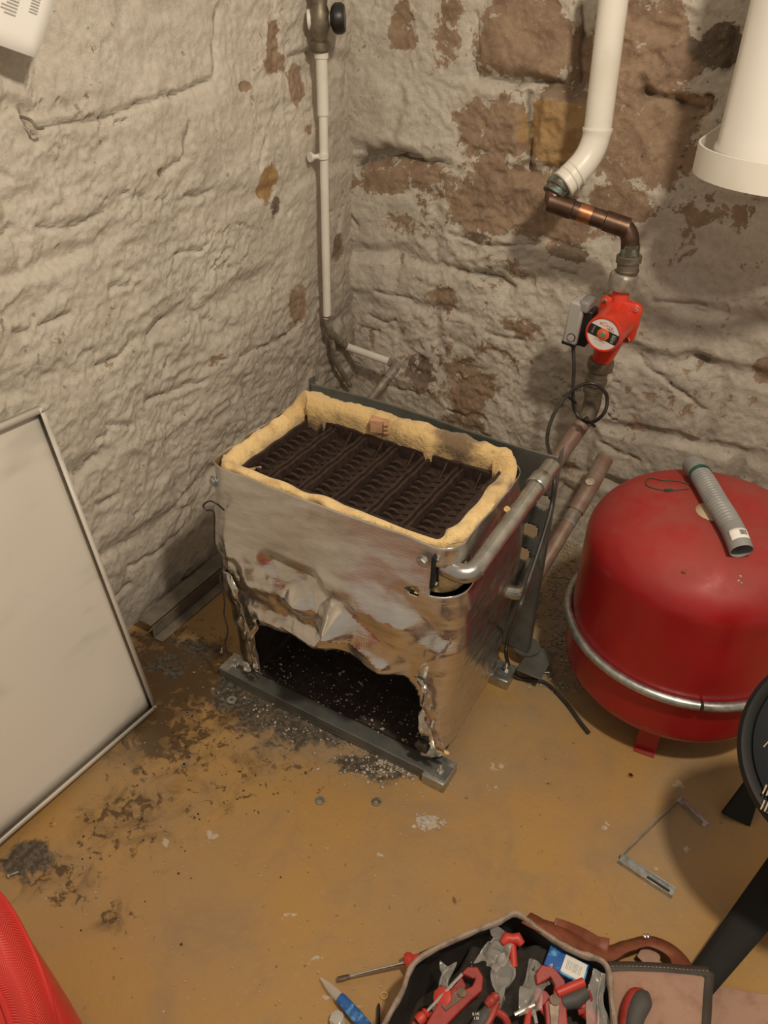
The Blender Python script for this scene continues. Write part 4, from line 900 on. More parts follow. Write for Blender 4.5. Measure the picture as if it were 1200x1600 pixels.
# raised casting ribs on the can
mb = MB()
for a in (-.55, .1, .7): 
    d_ = upv * math.cos(a) + rt * math.sin(a); mb.box(mid + n_ * .045 + d_ * .044, (.004, .004, .006))
lc = math.radians(-10); LU = (upv * math.cos(lc) - rt * math.sin(-lc) * -1); LU = (upv * math.cos(lc) + rt * math.sin(-lc) * -1 * -1).normalized(); LR = n_.cross(LU); LR = LR if LR.dot(rt) > 0 else -LR
LN_ = n_
fcz = mid + n_ * (fcn - .0028)
plate = MB().lathe([(.0378, 0), (.0378, .0006)], fcz, n_, 64).build('label_disc', M_PAPER, pump)
poly = []; r = .0377; hb = .013
th = math.asin(hb / r)
for a in np.linspace(-th, th, 10): poly.append((r * math.cos(a), r * math.sin(a)))
for a in np.linspace(math.pi - th, math.pi + th, 10): poly.append((r * math.cos(a), r * math.sin(a)))
MB().prism(poly, fcz + n_ * .0006, LR, LU, 0, .0004, n_).build('black_label_band', M_INK, pump)
MB().lathe([(.0145, 0), (.0145, .0018), (.011, .003)], fcz + n_ * .0008, n_, 32).build('orange_ring', M_ORANGE, pump)
MB().lathe([(.0085, 0), (.0085, .0035), (.0075, .0042)], fcz + n_ * .0014, n_, 24).build('bleed_screw', M_NUT, pump)
UXr = LR if LR.cross(LU).dot(n_) > 0 else LR
def T(s, size, a, b, m, h=.0011): text_mesh(s, size, fcz + LR * a + LU * b + n_ * h, LR, LU, m, pump, ext=.0002)
T('eCirca', .013, -.001, .0235, M_REDINK, .0008); T('MAX 3', .0062, .011, .0165, M_INK, .0008)
for k in range(4): T('I-II', .0042, -.026, .0075 - k * .0047, M_PAPER); T('230V~', .0042, .026, .0075 - k * .0047, M_PAPER) if k < 3 else T('CE', .006, .025, -.008, M_PAPER)
T('Circulation', .0062, -.002, -.0185, M_REDINK, .0008); T('------------------', .0040, 0, -.0245, M_GREYINK, .0008); T('-------------', .0040, 0, -.0285, M_GREYINK, .0008)
# control box
bc = Vector(ony(905, 501, YP - .10)); Rb = Matrix((rt, n_, upv)).transposed()
if Rb.determinant() < 0: Rb = Matrix((rt, -n_, upv)).transposed()
sgn = 1 if (Rb @ Vector((0, 1, 0))).dot(n_) > 0 else -1
ro = lambda x, y, z: bc + rt * x + n_ * y + upv * z
def rbox(cx, cy, cz, dx, dy, dz, nm, m, bv=.003): return MB().box(ro(cx, cy, cz), (dx, dy, dz), Rb).build(nm, m, pump, bevel=bv)
rbox(-.006, .004, .0, .036, .046, .108, 'control_box', M_SILV, .006)
rbox(.020, -.006, -.010, .026, .044, .092, 'terminal_housing', M_BLACKP, .004)
rbox(.010, .002, .046, .026, .050, .030, 'housing_cap', M_GREYP, .007)
rbox(-.006, .002, -.054, .038, .048, .010, 'box_foot', M_BLACKP, .003)
kp = ro(-.002, .028, -.034); MB().lathe([(.0105, -.002), (.0105, .0008)], kp, n_, 28).build('knob_ring', M_BLACKP, pump); MB().lathe([(.0085, 0), (.0085, .003)], kp, n_, 28).box(kp + n_ * .0035, (.002, .0015, .013), Matrix.Rotation(.8, 3, 'Y')).build('speed_knob', M_SILV, pump)
MB().lathe([(.006, 0), (.006, .014)], ro(-.004, -.002, -.070), upv, 14).build('cable_gland', M_BLACKP, pump)

# black cable
cb = [tuple(ro(-.004, -.002, -.06)), ony(897, 575, 1.815), ony(895, 615, 1.80), ony(900, 645, 1.80), ony(922, 660, 1.79), ony(944, 645, 1.79), ony(948, 618, 1.80), ony(930, 600, 1.78), ony(905, 603, 1.77), ony(880, 625, 1.75),
      ony(862, 655, 1.70), ony(855, 690, 1.62), onx(866, 735, -.385), onx(862, 790, -.365), onx(845, 850, -.355), onx(825, 910, -.35), onx(808, 960, -.345), onz(793, 1000, .12), onz(792, 1030, .04), onz(808, 1058, .008), onz(850, 1066, .006), onz(882, 1095, .006), onz(908, 1130, .006), onz(920, 1145, .006)]
cab = tag(MB().tube(spline(cb, 10), .0046, 10).build('power_cable', M_BLACK), 'black cable looping from the pump box down to the floor by the red tank', 'cable')
for (px, py, ypl) in ((885, 618, 1.765), (915, 655, 1.785)):
    c = Vector(ony(px, py, ypl)); MB().lathe([(.0085, -.004), (.0085, .004)], c, (.7, 0, -.7), 14).box(c + Vector((.018, -.004, -.006)), (.024, .004, .006), Matrix.Rotation(.5, 3, 'Y')).build('cable_tie', M_BLACKP, cab)
# grey return pipe low at the wall foot
g0, g1, g2 = Vector(onz(932, 742, .27)), Vector(onz(922, 760, .25)), Vector(onz(843, 893, .10))
g3 = Vector((g2.x - .01, g2.y - .05, .04)); ret = thing('return_pipe', (g2.x, g2.y, 0), 'scraped grey brown return pipe sloping from the wall foot between boiler and red tank', 'pipe')
MB().tube(rounded([g0 + Vector((.0, .06, .02)), g1, g1.lerp(g2, .3)], .02, 6), .0235, 18).build('pipe_elbow', M_PINK, ret)
MB().tube([g1.lerp(g2, .22), g1.lerp(g2, .45)], .0205, 18).build('scraped_pipe_end', M_PIPEG, ret)
MB().tube([g1.lerp(g2, .45), g2, g2 + (g2 - g1) * .1, g3 + Vector((-.02, -.03, 0))], .0195, 18).build('lower_pipe', M_PINK, ret)
MB().lathe([(.012, 0), (.012, .002)], g1 + Vector((0, -.012, .021)), (0, -.4, 1), 16).build('paint_dab', M_CHIP, ret)

# ------------------------------------------------------------------ left wall thin pipe with valve
def lp(px, py, x=-1.262): return Vector(onx(px, py, x))
thin = thing('riser_pipe', tuple(lp(505, 300)), 'thin white painted pipe with valve and black knob running down the wall corner', 'pipe')
t0, t1, t2 = lp(502, 88), lp(505, 180), lp(511, 497)
MB().tube([t0, t1], .0145, 18).build('white_sleeve', M_WHITE, thin); MB().lathe([(.0175, 0), (.0175, .012), (.011, .018)], t0 - Vector((0, 0, .004)), (0, 0, 1), 18).build('sleeve_collar', M_WHITE, thin)
MB().tube([t1 - Vector((0, 0, -.004)), t2], .0115, 16).build('white_pipe', M_WHITE, thin)
t3 = Vector(ony(540, 541, 1.97)); t4 = Vector(ony(622, 570, 1.955)); t5 = Vector(onz(566, 640, .30))
MB().tube(rounded([t2 + Vector((0, 0, .01)), Vector(onx(515, 520, -1.262)), t3], .02, 6), .0125, 16).build('scraped_bend', M_PIPEG, thin)
MB().tube([t3, t3.lerp(t4, .9)], .0118, 16).build('scraped_white_pipe', M_WHITE, thin)
MB().tube(rounded([t3.lerp(t4, .85), t4, t4.lerp(t5, .3)], .022, 6), .0145, 16).build('grey_elbow', M_PIPEG, thin)
MB().tube([t4.lerp(t5, .12), t5, t5 + (t5 - t4) * .25], .0125, 16).build('grey_pipe', M_PIPEG, thin)
cq = lp(505, 244); MB().lathe([(.0145, -.006), (.0145, .006)], cq, (0, 0, 1), 18).tube([cq, cq + Vector((-.02, -.026, 0))], .006, 10).lathe([(.012, 0), (.012, .005)], cq + Vector((-.022, -.030, 0)), (.3, 1, 0), 14).build('pipe_clip', M_WHITE, thin)
v0 = lp(500, 78); v1 = lp(500, 62); v2 = lp(501, 30); v3 = lp(500, -20)
MB().lathe([(.017, 0), (.026, .006), (.026, .022), (.019, .026)], v0 - Vector((0, 0, .006)), (0, 0, 1), 8 * 3).build('compression_nut', M_BRASSD, thin)
MB().lathe([(.017, 0), (.019, .01), (.024, .03), (.026, .045), (.024, .06), (.019, .075), (.021, .09), (.024, .1), (.024, .16), (.02, .3)], v1 - Vector((0, 0, .004)), (0, 0, 1), 24).build('valve_body', M_BRASSD, thin)
kd = Vector((.85, .45, .05)).normalized(); MB().lathe([(.015, 0), (.015, .030)], v2, kd, 18).build('valve_stem', M_NUT, thin)
MB().lathe([(.016, .024), (.026, .028), (.033, .036), (.033, .050), (.028, .058)], v2, kd, 10 * 3).build('valve_knob', M_BLACKP, thin)
MB().lathe([(.015, 0), (.022, .02), (.022, .03), (.006, .032)], v2, -kd, 18).build('valve_spout', M_WHITE, thin)
fx_ = [lp(516, 520, -1.27), lp(524, 560, -1.275), lp(536, 585, -1.28), lp(547, 602, -1.285)]
tag(MB().tube(spline(fx_, 6), .0085, 12).build('flexible_tail', M_PIPEG), 'thin grey tube curving down into the wall corner below the white pipe', 'tube')

# ------------------------------------------------------------------ leaning white panel
pb, pt = Vector((-1.080, .813, .003)), Vector((-1.262, .848, .715))
upp = (pt - pb); Hh = upp.length; up_ = upp.normalized(); al = Vector((0, -1, 0)); al = (al - up_ * al.dot(up_)).normalized(); Wd = .62; nf = up_.cross(al); nf = nf if nf.x > 0 else -nf
panel = thing('casing_panel', tuple(pb + al * .3), 'large white tray shaped metal panel with grey smudges leaning on the left wall', 'panel')
g = []
for i in range(31):
    g.append([tuple(pb + al * (Wd * j / 40) + up_ * (Hh * i / 30) + nf * (-.004 + .006 * float(vnoise(i * .12, j * .1, 0, 66)) * min(1, i / 4, (30 - i) / 4, j / 4))) for j in range(41)])
MB().grid(np.array(g)).build('panel_sheet', M_PANEL, panel, sharp=60, solid=.0015)
def rim(a, b, out_, h=.016, nm='rim_lip'):
    a, b = Vector(a), Vector(b); t = (b - a).normalized(); o_ = Vector(out_)
    mb = MB(); V = [a, b]; f = []
    mb.add([a - nf * .004, b - nf * .004, b + nf * h, a + nf * h, b + nf * h - o_ * .010, a + nf * h - o_ * .010], [(0, 1, 2, 3), (3, 2, 4, 5)]); return mb.build(nm, M_PANEL, panel, sharp=20, solid=.0015)
rim(pb, pb + up_ * Hh, -al); rim(pb + up_ * Hh, pb + up_ * Hh + al * Wd, up_); rim(pb, pb + al * Wd, -up_); rim(pb + al * Wd, pb + al * Wd + up_ * Hh, al)

# galvanised angle lying against the left wall foot
s0, s1 = Vector(onz(282, 1018)), Vector(onz(362, 950)); s0 = Vector((-1.225, s0.y, 0)); s1 = Vector((-1.225, 1.45, 0))
ags = thing('metal_channel', tuple((s0 + s1) / 2), 'dusty grey steel channel lying along the foot of the left wall', 'channel')
ms = (s0 + s1) / 2; ly = (s1 - s0).length
MB().box((-1.236, ms.y, .021), (.0015, ly, .042), Matrix.Rotation(.12, 3, 'Y')).box((-1.262, ms.y, .043), (.048, ly, .0015)).build('channel_sheet', M_DUSTM, ags, bevel=.0005)
MB().box((-1.222, ms.y, .002), (.028, ly, .0015)).build('channel_flange', M_DUSTM, ags, bevel=.0005)
# thin black wire on the left of the boiler
wp = [ony(350, 797, .966), ony(340, 788, .955), ony(328, 783, .95), ony(318, 789, .95), ony(322, 797, .95), ony(334, 800, .955), ony(335, 830, .955), ony(336, 850, .955), ony(346, 870, .955), ony(347, 890, .958), ony(344, 905, .955), ony(351, 940, .95), ony(350, 960, .95), ony(356, 985, .95), ony(352, 1005, .95), ony(356, 1026, .945)]
tag(MB().tube(spline(wp, 5), .0019, 8).build('thin_wire', M_BLACK), 'thin black wire hanging down the left corner of the foil boiler', 'wire')
# paper at the top left
ps = thing('paper_sheet', tuple(Vector(onx(50, 80, -1.27))), 'printed white paper sheet hanging on the left wall in the top left corner', 'paper')
c0, c1, c2 = Vector(onx(-60, 50, -1.255)), Vector(onx(56, 91, -1.235)), Vector(onx(76, 0, -1.27)); upd = (c2 - c1); ald = (c0 - c1); upd = upd * 2.4; g = []
for i in range(9): g.append([tuple(c1 + ald * (j / 8 * 1.3) + upd * (i / 8) + Vector((.012 * math.sin(i * .5), 0, 0))) for j in range(9)])
MB().grid(np.array(g)).build('sheet', M_PAPER, ps, solid=.0006)
mb = MB(); pn = ald.cross(upd).normalized(); pn = pn if pn.x > 0 else -pn
for k in range(9):
    p = c1 + ald * .42 + upd * (.20 + k * .022) + pn * (.0015 + .012 * math.sin((.20 + k * .022) * 8 * .5)); q_ = p + ald * (.22 if k % 3 else .16); u2 = upd.normalized() * .0012
    mb.add([p - u2, q_ - u2, q_ + u2, p + u2], [(0, 1, 2, 3)])
for k in range(6):
    p = c1 + ald * .15 + upd * (.26 + k * .02) + pn * (.0015 + .012 * math.sin((.26 + k * .02) * 8 * .5)); q_ = p + ald * .12; u2 = upd.normalized() * .001; mb.add([p - u2, q_ - u2, q_ + u2, p + u2], [(0, 1, 2, 3)])
mb.build('printed_lines', M_GREYINK, ps, smooth=False)
c = lp(46, 188, -1.29); tag(MB().tube(spline([c + Vector((-.02, 0, .004)), c + Vector((.004, 0, 0)), c + Vector((.008, .006, -.012)), c + Vector((.006, .020, -.014))], 5), .0030, 8).build('wall_hook', M_PIPEG), 'small hook standing in for a dark dent in the left wall below the paper', 'hook')  # added hook shape in place of a small dark dent in the wall

# ------------------------------------------------------------------ small things on the floor
def washer(px, py, r, label, mat=M_GALV, z=.0, grp=None, tilt=0, hole=.45):
    c = Vector(onz(px, py)); mb = MB(); n = 28; V = []
    for (rr, zz_) in ((r * hole, 0), (r, 0), (r, .0016), (r * hole, .0016)):
        for k in range(n): a = 2 * math.pi * k / n; V.append((c.x + rr * math.cos(a), c.y + rr * math.sin(a), z + zz_))
    mb.add(V, [(i * n + k, i * n + (k + 1) % n, ((i + 1) % 4) * n + (k + 1) % n, ((i + 1) % 4) * n + k) for i in range(4) for k in range(n)])
    o = mb.build('washer', mat, sharp=30); return tag(o, label, 'washer', grp)
washer(500, 1251, .0098, 'steel washer on the open floor, left one of the pair in front of the boiler'); washer(588, 1253, .0098, 'steel washer on the open floor, right one of the pair in front of the boiler')
washer(362, 1094, .0115, 'large steel washer on the sooty floor by the left end of the front rail', hole=.32)
washer(600, 1556, .0062, 'thin brass ring between screwdriver and tool bag', M_GOLD, hole=.75)
def nut(px, py, s, label, mat=M_GALV, bolt=False):
    c = onz(px, py); mb = MB().lathe([(s * .9, 0), (s, s * .15), (s, s * .7), (s * .9, s * .85)], c, n=6)
    o = tag(mb.build('hex_nut', mat, sharp=20), label, 'nut'); MB().lathe([(s * .5, 0), (s * .5, .001)], (c[0], c[1], s * .82), n=14).build('thread_hole', M_BLACKM, o); return o
nut(293, 1115, .0050, 'small steel nut on the brown stained floor near the white panel corner'); nut(288, 1196, .0055, 'steel nut on the dirty floor, lower one right of the white panel')
nut(985, 1213, .0058, 'brass nut on the floor in front of the red tank', M_GOLD); nut(354, 1115, .0040, 'tiny nut just below the large washer at the rail end')
def screw(px, py, ang, label, s=1, mat=M_STEEL):
    c = Vector(onz(px, py, .004 * s)); d_ = Vector((math.cos(ang), math.sin(ang), 0)); o = thing('machine_screw', tuple(c), label, 'screw')
    MB().lathe([(.0055 * s, 0), (.0055 * s, .003 * s), (.004 * s, .004 * s)], c, -d_, 14).build('head', mat, o); MB().lathe([(.0025 * s, 0), (.0025 * s, .016 * s)], c, d_, 10).build('shank', mat, o)
screw(346, 1020, 2.2, 'short shiny screw on the floor left of the boiler corner'); screw(845, 1050, .5, 'bright screw lying on the floor beside the black cable', 1.3)
screw(15, 1368, 1.0, 'steel screw on the sooty floor under the lower left of the panel', 1.0, M_GALV)
# U shaped bracket
ub = thing('bent_bracket', tuple(onz(1010, 1310)), 'galvanised strip bent into a U lying on the floor below the red tank', 'bracket')
u0, u1, u2, u3 = onz(1052, 1398), onz(968, 1343), onz(1063, 1250), onz(1104, 1290)
def bar(a, b, w_, h_, nm, z=0, m=M_GALV):
    a, b = Vector(a), Vector(b); d_ = b - a; ang = math.atan2(d_.y, d_.x); c = (a + b) / 2; return MB().box((c.x, c.y, z + h_ / 2), (d_.length, w_, h_), Matrix.Rotation(ang, 3, 'Z'))
o_ = bar(u1, u0, .020, .002, 'x'); o_.v = o_.v; d_ = (Vector(u0) - Vector(u1)).normalized(); pnn = Vector((-d_.y, d_.x, 0))
for s_ in (-1, 1):
    c = (Vector(u0) + Vector(u1)) / 2 + pnn * .009 * s_; o_.box((c.x, c.y, .005), ((Vector(u0) - Vector(u1)).length, .0015, .010), Matrix.Rotation(math.atan2(d_.y, d_.x), 3, 'Z'))
o_.build('slotted_arm', M_GALV, ub, bevel=.0004)
c = Vector(u0).lerp(Vector(u1), .28); MB().box((c.x, c.y, .0025), (.045, .005, .0015), Matrix.Rotation(math.atan2(d_.y, d_.x), 3, 'Z')).build('slot', M_IRON2, ub)
bar(u1, u2, .002, .018, 'x').build('middle_strip', M_GALV, ub, bevel=.0004); bar(u2, u3, .016, .002, 'x').box(((u2[0] + u3[0]) / 2, (u2[1] + u3[1]) / 2 - .008, .006), (.05, .0015, .012), Matrix.Rotation(math.atan2(u3[1] - u2[1], u3[0] - u2[0]), 3, 'Z')).build('short_arm', M_GALV, ub, bevel=.0004)
# plaster flakes as real chips
mb = MB(); chips(mb, 26, lambda: tuple(onz(rg.gauss(668, 11), rg.gauss(1285, 6), 0)), .002, .007, .3); tag(mb.build('plaster_flakes', M_CHIP, smooth=False), 'patch of crushed white plaster on the floor in front of the boiler', 'plaster', kind='stuff')
# screwdriver on the floor
sd = thing('screwdriver', tuple(onz(640, 1506)), 'long flat screwdriver with red and black handle lying left of the tool bag', 'screwdriver')
a, b = Vector(onz(527, 1530, .008)), Vector(onz(633, 1504, .026)); d_ = (b - a).normalized()
MB().tube([a + d_ * .022, b], .0028, 10).build('shaft', M_STEEL, sd); MB().tube([a, a + d_ * .012, a + d_ * .024], [.004, .0042, .003], 12, sq=(.35, 1)).build('blade', M_TOOLK, sd)
MB().lathe([(.005, -.002), (.013, .001), (.0155, .007), (.013, .013), (.009, .016), (.009, .03)], b, d_, 8 * 3).build('red_guard', M_TOOLO, sd)
MB().lathe([(.0095, .026), (.012, .04), (.015, .06), (.014, .08), (.015, .10), (.009, .112)], b, d_, 20).build('handle', M_GRIPK, sd)
# blue printed tube / wrapper
bp = thing('plastic_wrapper', tuple(onz(540, 1560)), 'blue and clear rolled plastic wrapper on the floor at the lower edge', 'wrapper')
a, b, c = Vector(onz(501, 1528, .008)), Vector(onz(540, 1568, .012)), Vector(onz(590, 1625, .014))
MB().tube(spline([a, a.lerp(b, .5), b], 5), [.0015, .003, .0045, .006, .007, .0075, .008, .008, .0085, .0085, .009][:11], 14, sq=(.6, 1)).build('clear_end', M_CLEAR, bp)
MB().tube(spline([b.lerp(a, .25), b, c], 5), [.0082, .0085, .009, .009, .0092, .0095, .0095, .010, .010, .010, .010][:11], 14, sq=(.6, 1)).build('blue_print', M_BLUE, bp)
a, b = Vector(onz(592, 1568, .005)), Vector(onz(591, 1605, .006)); MBx = MB().tube([a, a.lerp(b, .2), b], [.0015, .0032, .0034], 6); tag(MBx.build('driver_bit', M_NAVY), 'dark steel driver bit beside the blue wrapper', 'bit')
c = onz(527, 1596); tag(MB().lathe([(hexr(.013, 10), 0), (hexr(.014, 10), .008), (hexr(.011, 10), .016), (.004, .018)], c, n=40).build('clear_knob', M_CLEARG), 'faceted clear plastic knob by the lower edge of the photo', 'knob')

# ------------------------------------------------------------------ tool bag
bag = thing('tool_bag', tuple(onz(800, 1560)), 'open brown leather tool bag full of tools with suede pocket panel', 'bag')
rimz = .125
rim_px = [(560, 1680), (605, 1592), (628, 1550), (645, 1508), (680, 1483), (730, 1460), (780, 1440), (806, 1428), (835, 1448), (870, 1472), (905, 1490), (946, 1507), (955, 1560), (960, 1640), (940, 1760), (780, 1800), (620, 1780)]
rp_ = [Vector(onz(px, py, rimz if py < 1650 else rimz - .01)) for px, py in rim_px]
rp_ = spline(rp_ + [rp_[0]], 8)[:-1]; cen = sum(rp_, Vector()) / len(rp_); V = []; lv = 9; n = len(rp_)
V2 = []
for i, p in enumerate(rp_):
    for k in range(lv):
        t = k / (lv - 1); base = cen.lerp(p, .93) if True else p; q_ = p.lerp(Vector((base.x, base.y, .002)), t); q_.z = rimz * (1 - t) + .002
        wob = .006 * float(vnoise(i * .25, k * .5, 0, 500)) * math.sin(t * math.pi); out_ = (p - cen); out_.z = 0; out_.normalize(); V.append(q_ + out_ * (wob + .012 * math.sin(t * math.pi)))
fs = [(i * lv + k, ((i + 1) % n) * lv + k, ((i + 1) % n) * lv + k + 1, i * lv + k + 1) for i in range(n) for k in range(lv - 1)]
MB().add(V, fs).add([(v.x, v.y, .004) for v in [V[i * lv + lv - 1] for i in range(n)]], [tuple(range(n))]).build('bag_wall', M_LEATHER, bag, sharp=60, solid=.003)
Vi = []
for v_i in range(n):
    for k in range(lv):
        v = V[v_i * lv + k]; i_ = (cen - v); i_.z = 0; Vi.append(v + i_.normalized() * .004 + Vector((0, 0, -.002 if k == 0 else 0)))
MB().add(Vi, fs).add([(v.x, v.y, .008) for v in [Vi[i * lv + lv - 1] for i in range(n)]], [tuple(range(n))]).build('bag_lining', M_DARKL, bag, sharp=60)
MB().tube(rp_ + [rp_[0]], [.0058 + .0012 * float(vnoise(i * .4, 0, 0, 3)) for i in range(n + 1)], 10, up=(0, 0, 1), sq=(1.2, .8)).build('rim_edge', M_SUEDEE, bag)
# suede pocket panel folded out to the right
pz = .062
pk = [(950, 1512), (1000, 1518), (1060, 1521), (1108, 1517), (1106, 1560), (1100, 1640), (1095, 1760), (955, 1760), (952, 1640)]
pv = [Vector(onz(a, b, pz)) for a, b in pk]; pcn = sum(pv, Vector()) / len(pv); g = []
tl, tr_, bl_, br_ = Vector(onz(948, 1512, pz)), Vector(onz(1108, 1518, pz)), Vector(onz(962, 1780, pz)), Vector(onz(1090, 1780, pz))
for i in range(20):
    g.append([])
    for j in range(14):
        p = tl.lerp(tr_, j / 13).lerp(bl_.lerp(br_, j / 13), i / 19); e = min(i, 19 - i, j, 13 - j); p.z = pz + .004 * float(vnoise(i * .4, j * .4, 0, 9)) + .006 * math.sin(j / 13 * math.pi) - (.0 if e else .004); g[-1].append(tuple(p))
MB().grid(np.array(g)).build('suede_pocket', M_SUEDE, bag, sharp=70, solid=.004)
sidev = []
ed = [Vector(g[i][13]) for i in range(19, -1, -1)] + [Vector(x) for x in g[0][::-1]] + [Vector(g[i][0]) for i in range(20)]
Vs = []
for p in ed: Vs += [p, Vector((p.x, p.y, .002))]
MB().add(Vs, [(2 * i, 2 * i + 1, 2 * i + 3, 2 * i + 2) for i in range(len(ed) - 1)]).build('pocket_side', M_TRIM, bag, solid=.003)
topt = [Vector(x) + Vector((0, .0, .003)) for x in g[0]]; MB().tube(topt, .0085, 8, sq=(.4, 1.1), up=(0, 0, 1)).build('pocket_binding', M_TRIM, bag)
st = MB()
for i in range(len(topt) - 1):
    for k in range(2):
        a = topt[i].lerp(topt[i + 1], k / 2 + .05) + Vector((0, 0, .0036)); b = topt[i].lerp(topt[i + 1], k / 2 + .33) + Vector((0, 0, .0036)); st.tube([a, b], .0007, 5)
so_ = st.build('stitching', M_SUEDEE, bag); so_['kind'] = 'stuff'
MB().tube([Vector(g[i][13]) + Vector((0, 0, .003)) for i in range(20)], .008, 8, sq=(.4, 1.1), up=(0, 0, 1)).build('side_binding', M_TRIM, bag)
fl_ = []
# leather straps as thin ribbons
def ribbon(pts, wd, name, mat, parent, wv=(0, 0, 1), th=.0025, tw=None):
    P_ = spline(pts, 8); V = []; m = len(P_)
    for i, p in enumerate(P_):
        wz = Vector(wv) if tw is None else Vector(tw[0]).lerp(Vector(tw[1]), i / (m - 1)); t_ = (P_[min(i + 1, m - 1)] - P_[max(i - 1, 0)]).normalized(); wz = (wz - t_ * wz.dot(t_)).normalized(); V += [p - wz * wd / 2, p + wz * wd / 2]
    return MB().add(V, [(2 * i, 2 * i + 1, 2 * i + 3, 2 * i + 2) for i in range(m - 1)]).build(name, mat, parent, solid=th)
ribbon([onz(822, 1434, .115), onz(850, 1448, .12), onz(885, 1462, .10), onz(918, 1482, .06), onz(950, 1488, .035), onz(980, 1478, .025), onz(1012, 1471, .022), onz(1040, 1480, .025), onz(1060, 1497, .03), onz(1070, 1520, .045)], .036, 'leather_strap', M_LEATHER, bag, tw=((.2, -.9, .5), (-.5, -.8, .4)))
ribbon([onz(862, 1455, .10), onz(885, 1462, .085), onz(908, 1472, .06), onz(930, 1484, .04), onz(950, 1488, .036)], .045, 'leather_strap', M_LEATHER, bag, wv=(.2, .8, .5))
c = Vector(onz(1014, 1492, .016)); MB().prism([(-.018, -.014), (.002, -.022), (.020, -.010), (.018, .006), (.004, .018), (-.002, .026), (-.012, .014)], c, (1, 0, 0), (0, 1, 0), 0, .003).build('leather_tab', M_SUEDE, bag, bevel=.001)
for dx in (-.006, .006): MB().lathe([(.0035, 0), (.0035, .003), (.001, .0042)], Vector(onz(1010 + dx * 400, 1463, .036)), n=10).build('rivet', M_STEEL, bag)
tag(MB().prism([(-.07, -.03), (.10, -.05), (.16, -.02), (.15, .015), (.06, .03), (-.03, .045), (-.075, .02)], onz(1160, 1585, .001), (.86, .5, 0), (-.5, .86, 0), 0, .003).build('suede_apron', M_SUEDE, bevel=.001), 'pinkish suede flap spread on the floor right of the tool bag', 'suede')

# tools and bits in the bag
def tz(px, py, z=.105): return Vector(onz(px, py, z))
filler = MB()
def pipe_wrench(px, py, qx, qy, label, z=.11, sc=1.0):
    a, b = tz(px, py, z), tz(qx, qy, z - .01); d_ = (b - a).normalized(); s_ = Vector((0, 0, 1)).cross(d_).normalized(); o = thing('water_pump_pliers', tuple(a), label, 'pliers'); u = Vector((0, 0, 1))
    L_ = (b - a).length
    # fixed jaw: hooked head with toothed mouth, handle with recess
    head = [(-.030, .012), (-.036, -.004), (-.026, -.016), (-.012, -.018), (-.016, -.004), (-.020, .004), (-.008, .006), (.004, .000), (.010, -.014), (L_ * .55, -.020), (L_, -.016), (L_, .004), (L_ * .5, .010), (.01, .016), (-.012, .022)]
    MB().prism([(x * sc, y * sc) for x, y in head], a, d_, s_, -.006, .006).build('fixed_jaw', M_TOOLR, o, bevel=.002)
    MB().prism([(x * sc, y * sc) for x, y in [(.012, -.009), (L_ * .5, -.014), (L_ * .52, -.004), (.014, .006)]], a, d_, s_, .006, .0078).build('slot_plate', M_TOOLK, o, bevel=.001)
    MB().prism([(x * sc, y * sc) for x, y in [(-.012, -.016), (-.004, -.024), (.012, -.022), (.03, -.012), (L_, -.040), (L_, -.030), (.03, .0), (.01, .004), (-.006, -.004)]], a, d_, s_, -.013, -.0065).build('moving_jaw', M_TOOLR, o, bevel=.002)
    mb = MB()
    for k in range(5): mb.box(a + d_ * (-.034 + k * .004) * sc + s_ * (-.015 + k * .0035) * sc, (.0018, .003, .012), Matrix.Rotation(k * .3, 3, 'Z'))
    mb.build('jaw_teeth', M_TOOLK, o)
    MB().lathe([(.007 * sc, 0), (.007 * sc, .003)], a + d_ * .012 + u * .0065, u, 14).build('pivot', M_TOOLK, o); return o
pipe_wrench(728, 1545, 672, 1625, 'red water pump pliers in the bag, jaws open beside the round red knob', .112)
pipe_wrench(862, 1553, 885, 1640, 'worn red pliers in the bag below the blue carton', .115, 1.15)
def driver(px, py, qx, qy, label, z0, z1, rh=.012, hm=M_TOOLO, band=True, shaft=.09):
    a, b = tz(px, py, z0), tz(qx, qy, z1); d_ = (b - a).normalized(); o = thing('screwdriver', tuple(a), label, 'screwdriver'); L_ = (b - a).length
    MB().lathe([(rh * .6, 0), (rh, L_ * .06), (rh * 1.05, L_ * .4), (rh * .75, L_ * .7), (rh * .95, L_ * .82), (rh * .6, L_ * 1.0)], a, d_, 18).build('handle', hm, o)
    MB().tube([b, b + d_ * shaft], .003, 8).build('shaft', M_STEEL, o)
    if band: MB().lathe([(rh * 1.07, L_ * .2), (rh * 1.09, L_ * .5)], a, d_, 18).build('grip_band', M_GRIPK, o)
    return o
# valve key with T head
o = thing('valve_key', tuple(tz(800, 1490)), 'red T-headed key standing up at the back of the bag', 'key'); a, b = tz(800, 1470, .112), tz(803, 1512, .105)
MB().tube([a, b], .0065, 12).build('stem', M_TOOLO, o); MB().tube([tz(784, 1474, .115), tz(792, 1466, .118), a + Vector((0, 0, .006)), tz(808, 1466, .118), tz(816, 1476, .115)], [.006, .010, .008, .010, .006], 12).build('wing_head', M_TOOLO, o)
